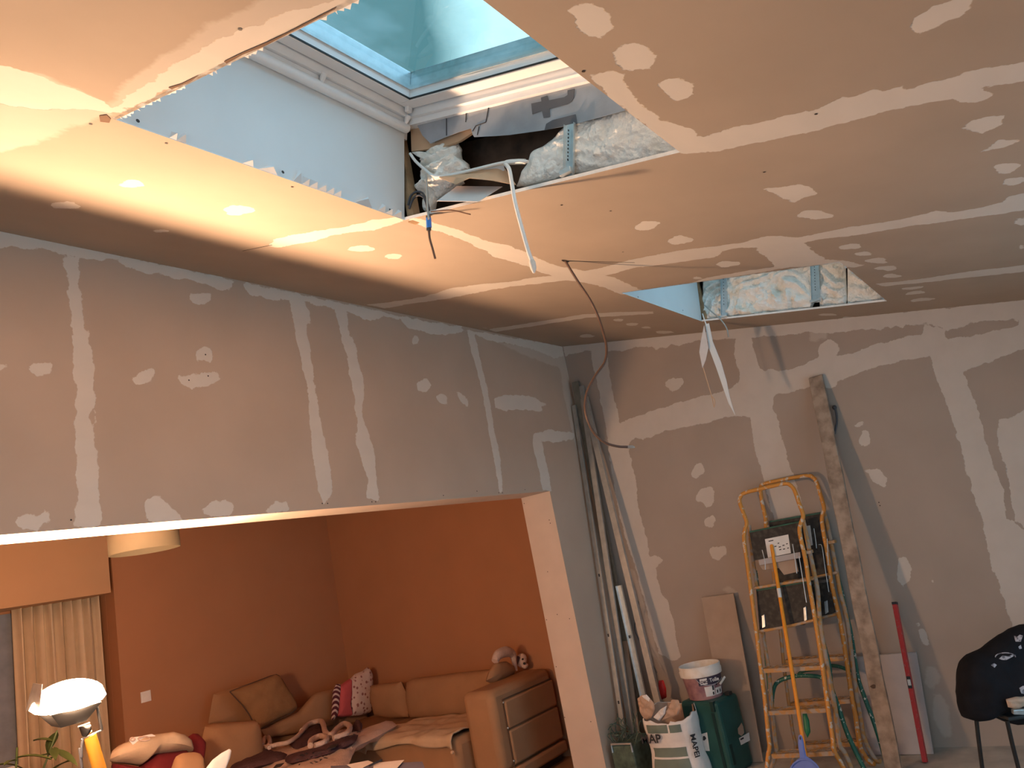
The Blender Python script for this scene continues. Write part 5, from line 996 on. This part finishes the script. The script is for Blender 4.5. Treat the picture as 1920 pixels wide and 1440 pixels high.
for q in [(566,1416),(574,1413),(582,1419),(575,1425),(585,1411),(592,1417),(598,1412),(557,1425),(560,1434),(584,1430),(592,1428),(601,1425),(610,1422),(645,1385),(656,1381),(664,1377),(672,1372)]:
    for k_ in range(2):
        a_ = DZ(q[0]+rr.uniform(-3,2), q[1]+rr.uniform(-2,2), zf+.075); b_ = DZ(q[0]+rr.uniform(1,4), q[1]+rr.uniform(-2,2), zf+.075); lt.beam(a_, b_, .008, .002)
lt.build('lettering', M['ink'], t4)
# soft toy and small cushion on the armrest
TY = YA+.16
def TP(x, y, o=0): return PA(x, y, TY+o)
t5 = thing('small_cushion', TP(935,1270), 'small tan cushion slumped behind the sofa armrest', 'cushion')
MB().inflate([TP(x, y, .1) for x, y in [(912,1276),(918,1258),(926,1244),(945,1240),(962,1250),(966,1262),(950,1272),(925,1282)]], (0,-1,.3), .06, 8, 50).build('cover', M['sofa'], t5, smooth=True)
t6 = thing('soft_toy', TP(960,1260), 'white soft toy with black eyes lying on the sofa armrest', 'soft toy')
TQ = lambda x, y, o=0: PA(x, y, YA+.25+o)
MB().tube(bezier([TQ(x, y) for x, y in [(928,1240),(934,1228),(948,1222),(960,1226),(964,1240),(967,1258)]], 6), [.03,.04,.045,.035,.022,.018], 12).build('body', M['sherpa'], t6, smooth=True)
MB().ball(TQ(978,1238), (.045,.05,.06), 16, 10, rotaxis((0,1,0), .5)).build('head', M['sherpa'], t6, smooth=True)
MB().ball(TQ(984,1248,-.03), (.028,.03,.025), 12, 8).build('muzzle', M['sherpa'], t6, smooth=True)
MB().tube(bezier([TQ(971,1232), TQ(968,1240), TQ(966,1252)], 6), [.018,.02,.012], 10).build('ear', M['plum'], t6, smooth=True)
m_ = MB(); m_.ball(TQ(980,1236,-.055), .009, 8, 6); m_.build('eye', M['ink'], t6, smooth=True); m_ = MB(); m_.ball(TQ(983,1244,-.06), .011, 8, 6); m_.build('nose', M['ink'], t6, smooth=True)
# red armchair with cream pillow and handset
YC = 2.0
def R2(x, y, o=0): return PA(x, y, YC+o)
t7 = thing('red_armchair', R2(300,1500), 'dark red armchair under the cream pillow at the lower left', 'armchair')
MB().inflate([R2(x, y, .12) for x, y in [(352,1382),(362,1375),(372,1376),(381,1385),(380,1400),(375,1430),(372,1500),(340,1500),(345,1420)]], (0,-1,0), .08, 8, 50, power=.35).build('side_wing', M['redcloth'], t7, smooth=True)
MB().inflate([R2(x, y) for x, y in [(212,1432),(240,1434),(265,1440),(275,1425),(290,1412),(325,1408),(350,1405),(345,1440),(340,1520),(215,1520)]], (0,-1,0), .12, 10, 80, power=.35).build('backrest', M['redcloth'], t7, smooth=True)
MB().lohi((-3.05,2.12,.08), (-2.42,2.75,.42)).build('seat', M['redcloth'], t7, smooth=True, bevel=.05)
for x in (-3.0,-2.47):
    for y in (2.17,2.7): MB().lohi((x-.02,y-.02,0),(x+.02,y+.02,.08)).build('leg', M['black'], t7)
t8 = thing('cream_pillow', R2(280,1420,-.05), 'cream pillow lying on top of the red armchair', 'pillow')
MB().inflate([R2(x, y, -.02) for x, y in [(206,1424),(210,1408),(222,1398),(245,1388),(280,1380),(320,1375),(345,1380),(358,1392),(362,1408),(345,1407),(320,1410),(290,1414),(275,1425),(266,1434),(240,1430),(215,1428)]], (0,-1,.3), .11, 12, 90, power=.5, amp=.014, freq=6, fold=lambda v: .006*math.sin(30*v[0]+8*v[2])).build('cover', M['cream'], t8, smooth=True)
t9 = thing('white_tray', R2(272,1392), 'white tray with a coiled cord on the cream pillow', 'tray')
RQ = lambda x, y, o=0: R2(x, y, -.10+o)
MB().inflate([RQ(x, y) for x, y in [(242,1388),(246,1383),(262,1381),(285,1376),(296,1382),(306,1388),(290,1396),(262,1406),(250,1398)]], (0,-.6,1), .012, 6, 50, amp=.002).build('tray', M['paperw'], t9, smooth=True)
MB().tube([RQ(270+11*math.cos(a), 1385+4*math.sin(a), -.03) for a in [2*math.pi*i/24 for i in range(25)]], .004, 6).build('cord', M['sherpa'], t9, smooth=True)
MB().tube([RQ(248+4*math.cos(a), 1386+3*math.sin(a), -.02) for a in [2*math.pi*i/16 for i in range(17)]], .004, 6).build('ring', M['sherpa'], t9, smooth=True)
t10 = thing('beige_chair', PA(352,1500,1.5), 'rounded beige chair back in front of the red armchair', 'chair')
MB().inflate([PA(x, y, 1.5) for x, y in [(324,1436),(330,1418),(342,1412),(365,1410),(378,1414),(381,1430),(382,1520),(320,1520)]], (0,-1,0), .06, 8, 60, power=.35).build('backrest', M['sofa'], t10, smooth=True)
def chair_base(t, x0, x1, y0, mm):
    MB().lohi((x0,y0-.05,.42), (x1,y0+.40,.46)).build('seat', M[mm], t, bevel=.012)
    MB().lohi(((x0+x1)/2-.04,y0-.02,.44), ((x0+x1)/2+.04,y0+.0,.68)).build('back_support', M[mm], t, bevel=.006)
    for x in (x0+.03, x1-.03):
        for y in (y0-.02, y0+.36): MB().tube([(x,y,0),(x,y,.43)], .012, 8).build('leg', M['black'], t)
chair_base(t10, -3.13, -2.73, 1.5, 'sofa')
t11 = thing('white_chair', PA(410,1500,1.3), 'white moulded chair back with a pointed corner at the bottom', 'chair')
MB().inflate([PA(x, y, .98) for x, y in [(382,1446),(398,1425),(415,1412),(430,1404),(434,1406),(432,1420),(424,1440),(420,1500),(380,1500)]], (0,-1,0), .012, 6, 60, power=.35).build('backrest', M['label'], t11, smooth=True)
chair_base(t11, -3.05, -2.68, 1.0, 'label')
# table with papers at the bottom of the opening
zT = .62; t12 = thing('coffee_table', PZ(730,1450,zT), 'low table edge strewn with papers at the bottom of the opening', 'table')
P_ = [PZ(620,1436,zT), PZ(792,1428,zT), PZ(805,1462,zT), PZ(625,1474,zT)]
MB().prism(P_, (0,0,-.03)).build('tabletop', M['blueplastic'] if 0 else mat('blue_grey_top', (.16,.16,.22), .4), t12)
for q in P_:
    c_ = sum(P_)/4; p = q+(c_-q)*.15; MB().tube([(p[0],p[1],0),(p[0],p[1],zT-.03)], .018, 10).build('leg', M['black'], t12, smooth=True)
for i, pts in enumerate([[(650,1434),(690,1426),(700,1430),(668,1446)], [(700,1431),(758,1425),(745,1440),(700,1448)]]):
    tag(MB().prism([PZ(x, y, zT+.004+.003*i) for x, y in pts], (0,0,.001)).build('paper_sheet', M['paper']), ['white paper sheet nearer the blanket on the low table', 'white paper sheet at the right on the low table'][i], 'paper')
m_ = MB(); m_.beam(PZ(692,1436,zT+.02), PZ(716,1425,zT+.02), .012, .012); tag(m_.build('marker_pen', M['ink'], bevel=.003), 'dark marker pen lying on the low table papers', 'pen')
for o in bpy.data.objects:
    if '_w' in o: del o['_w']
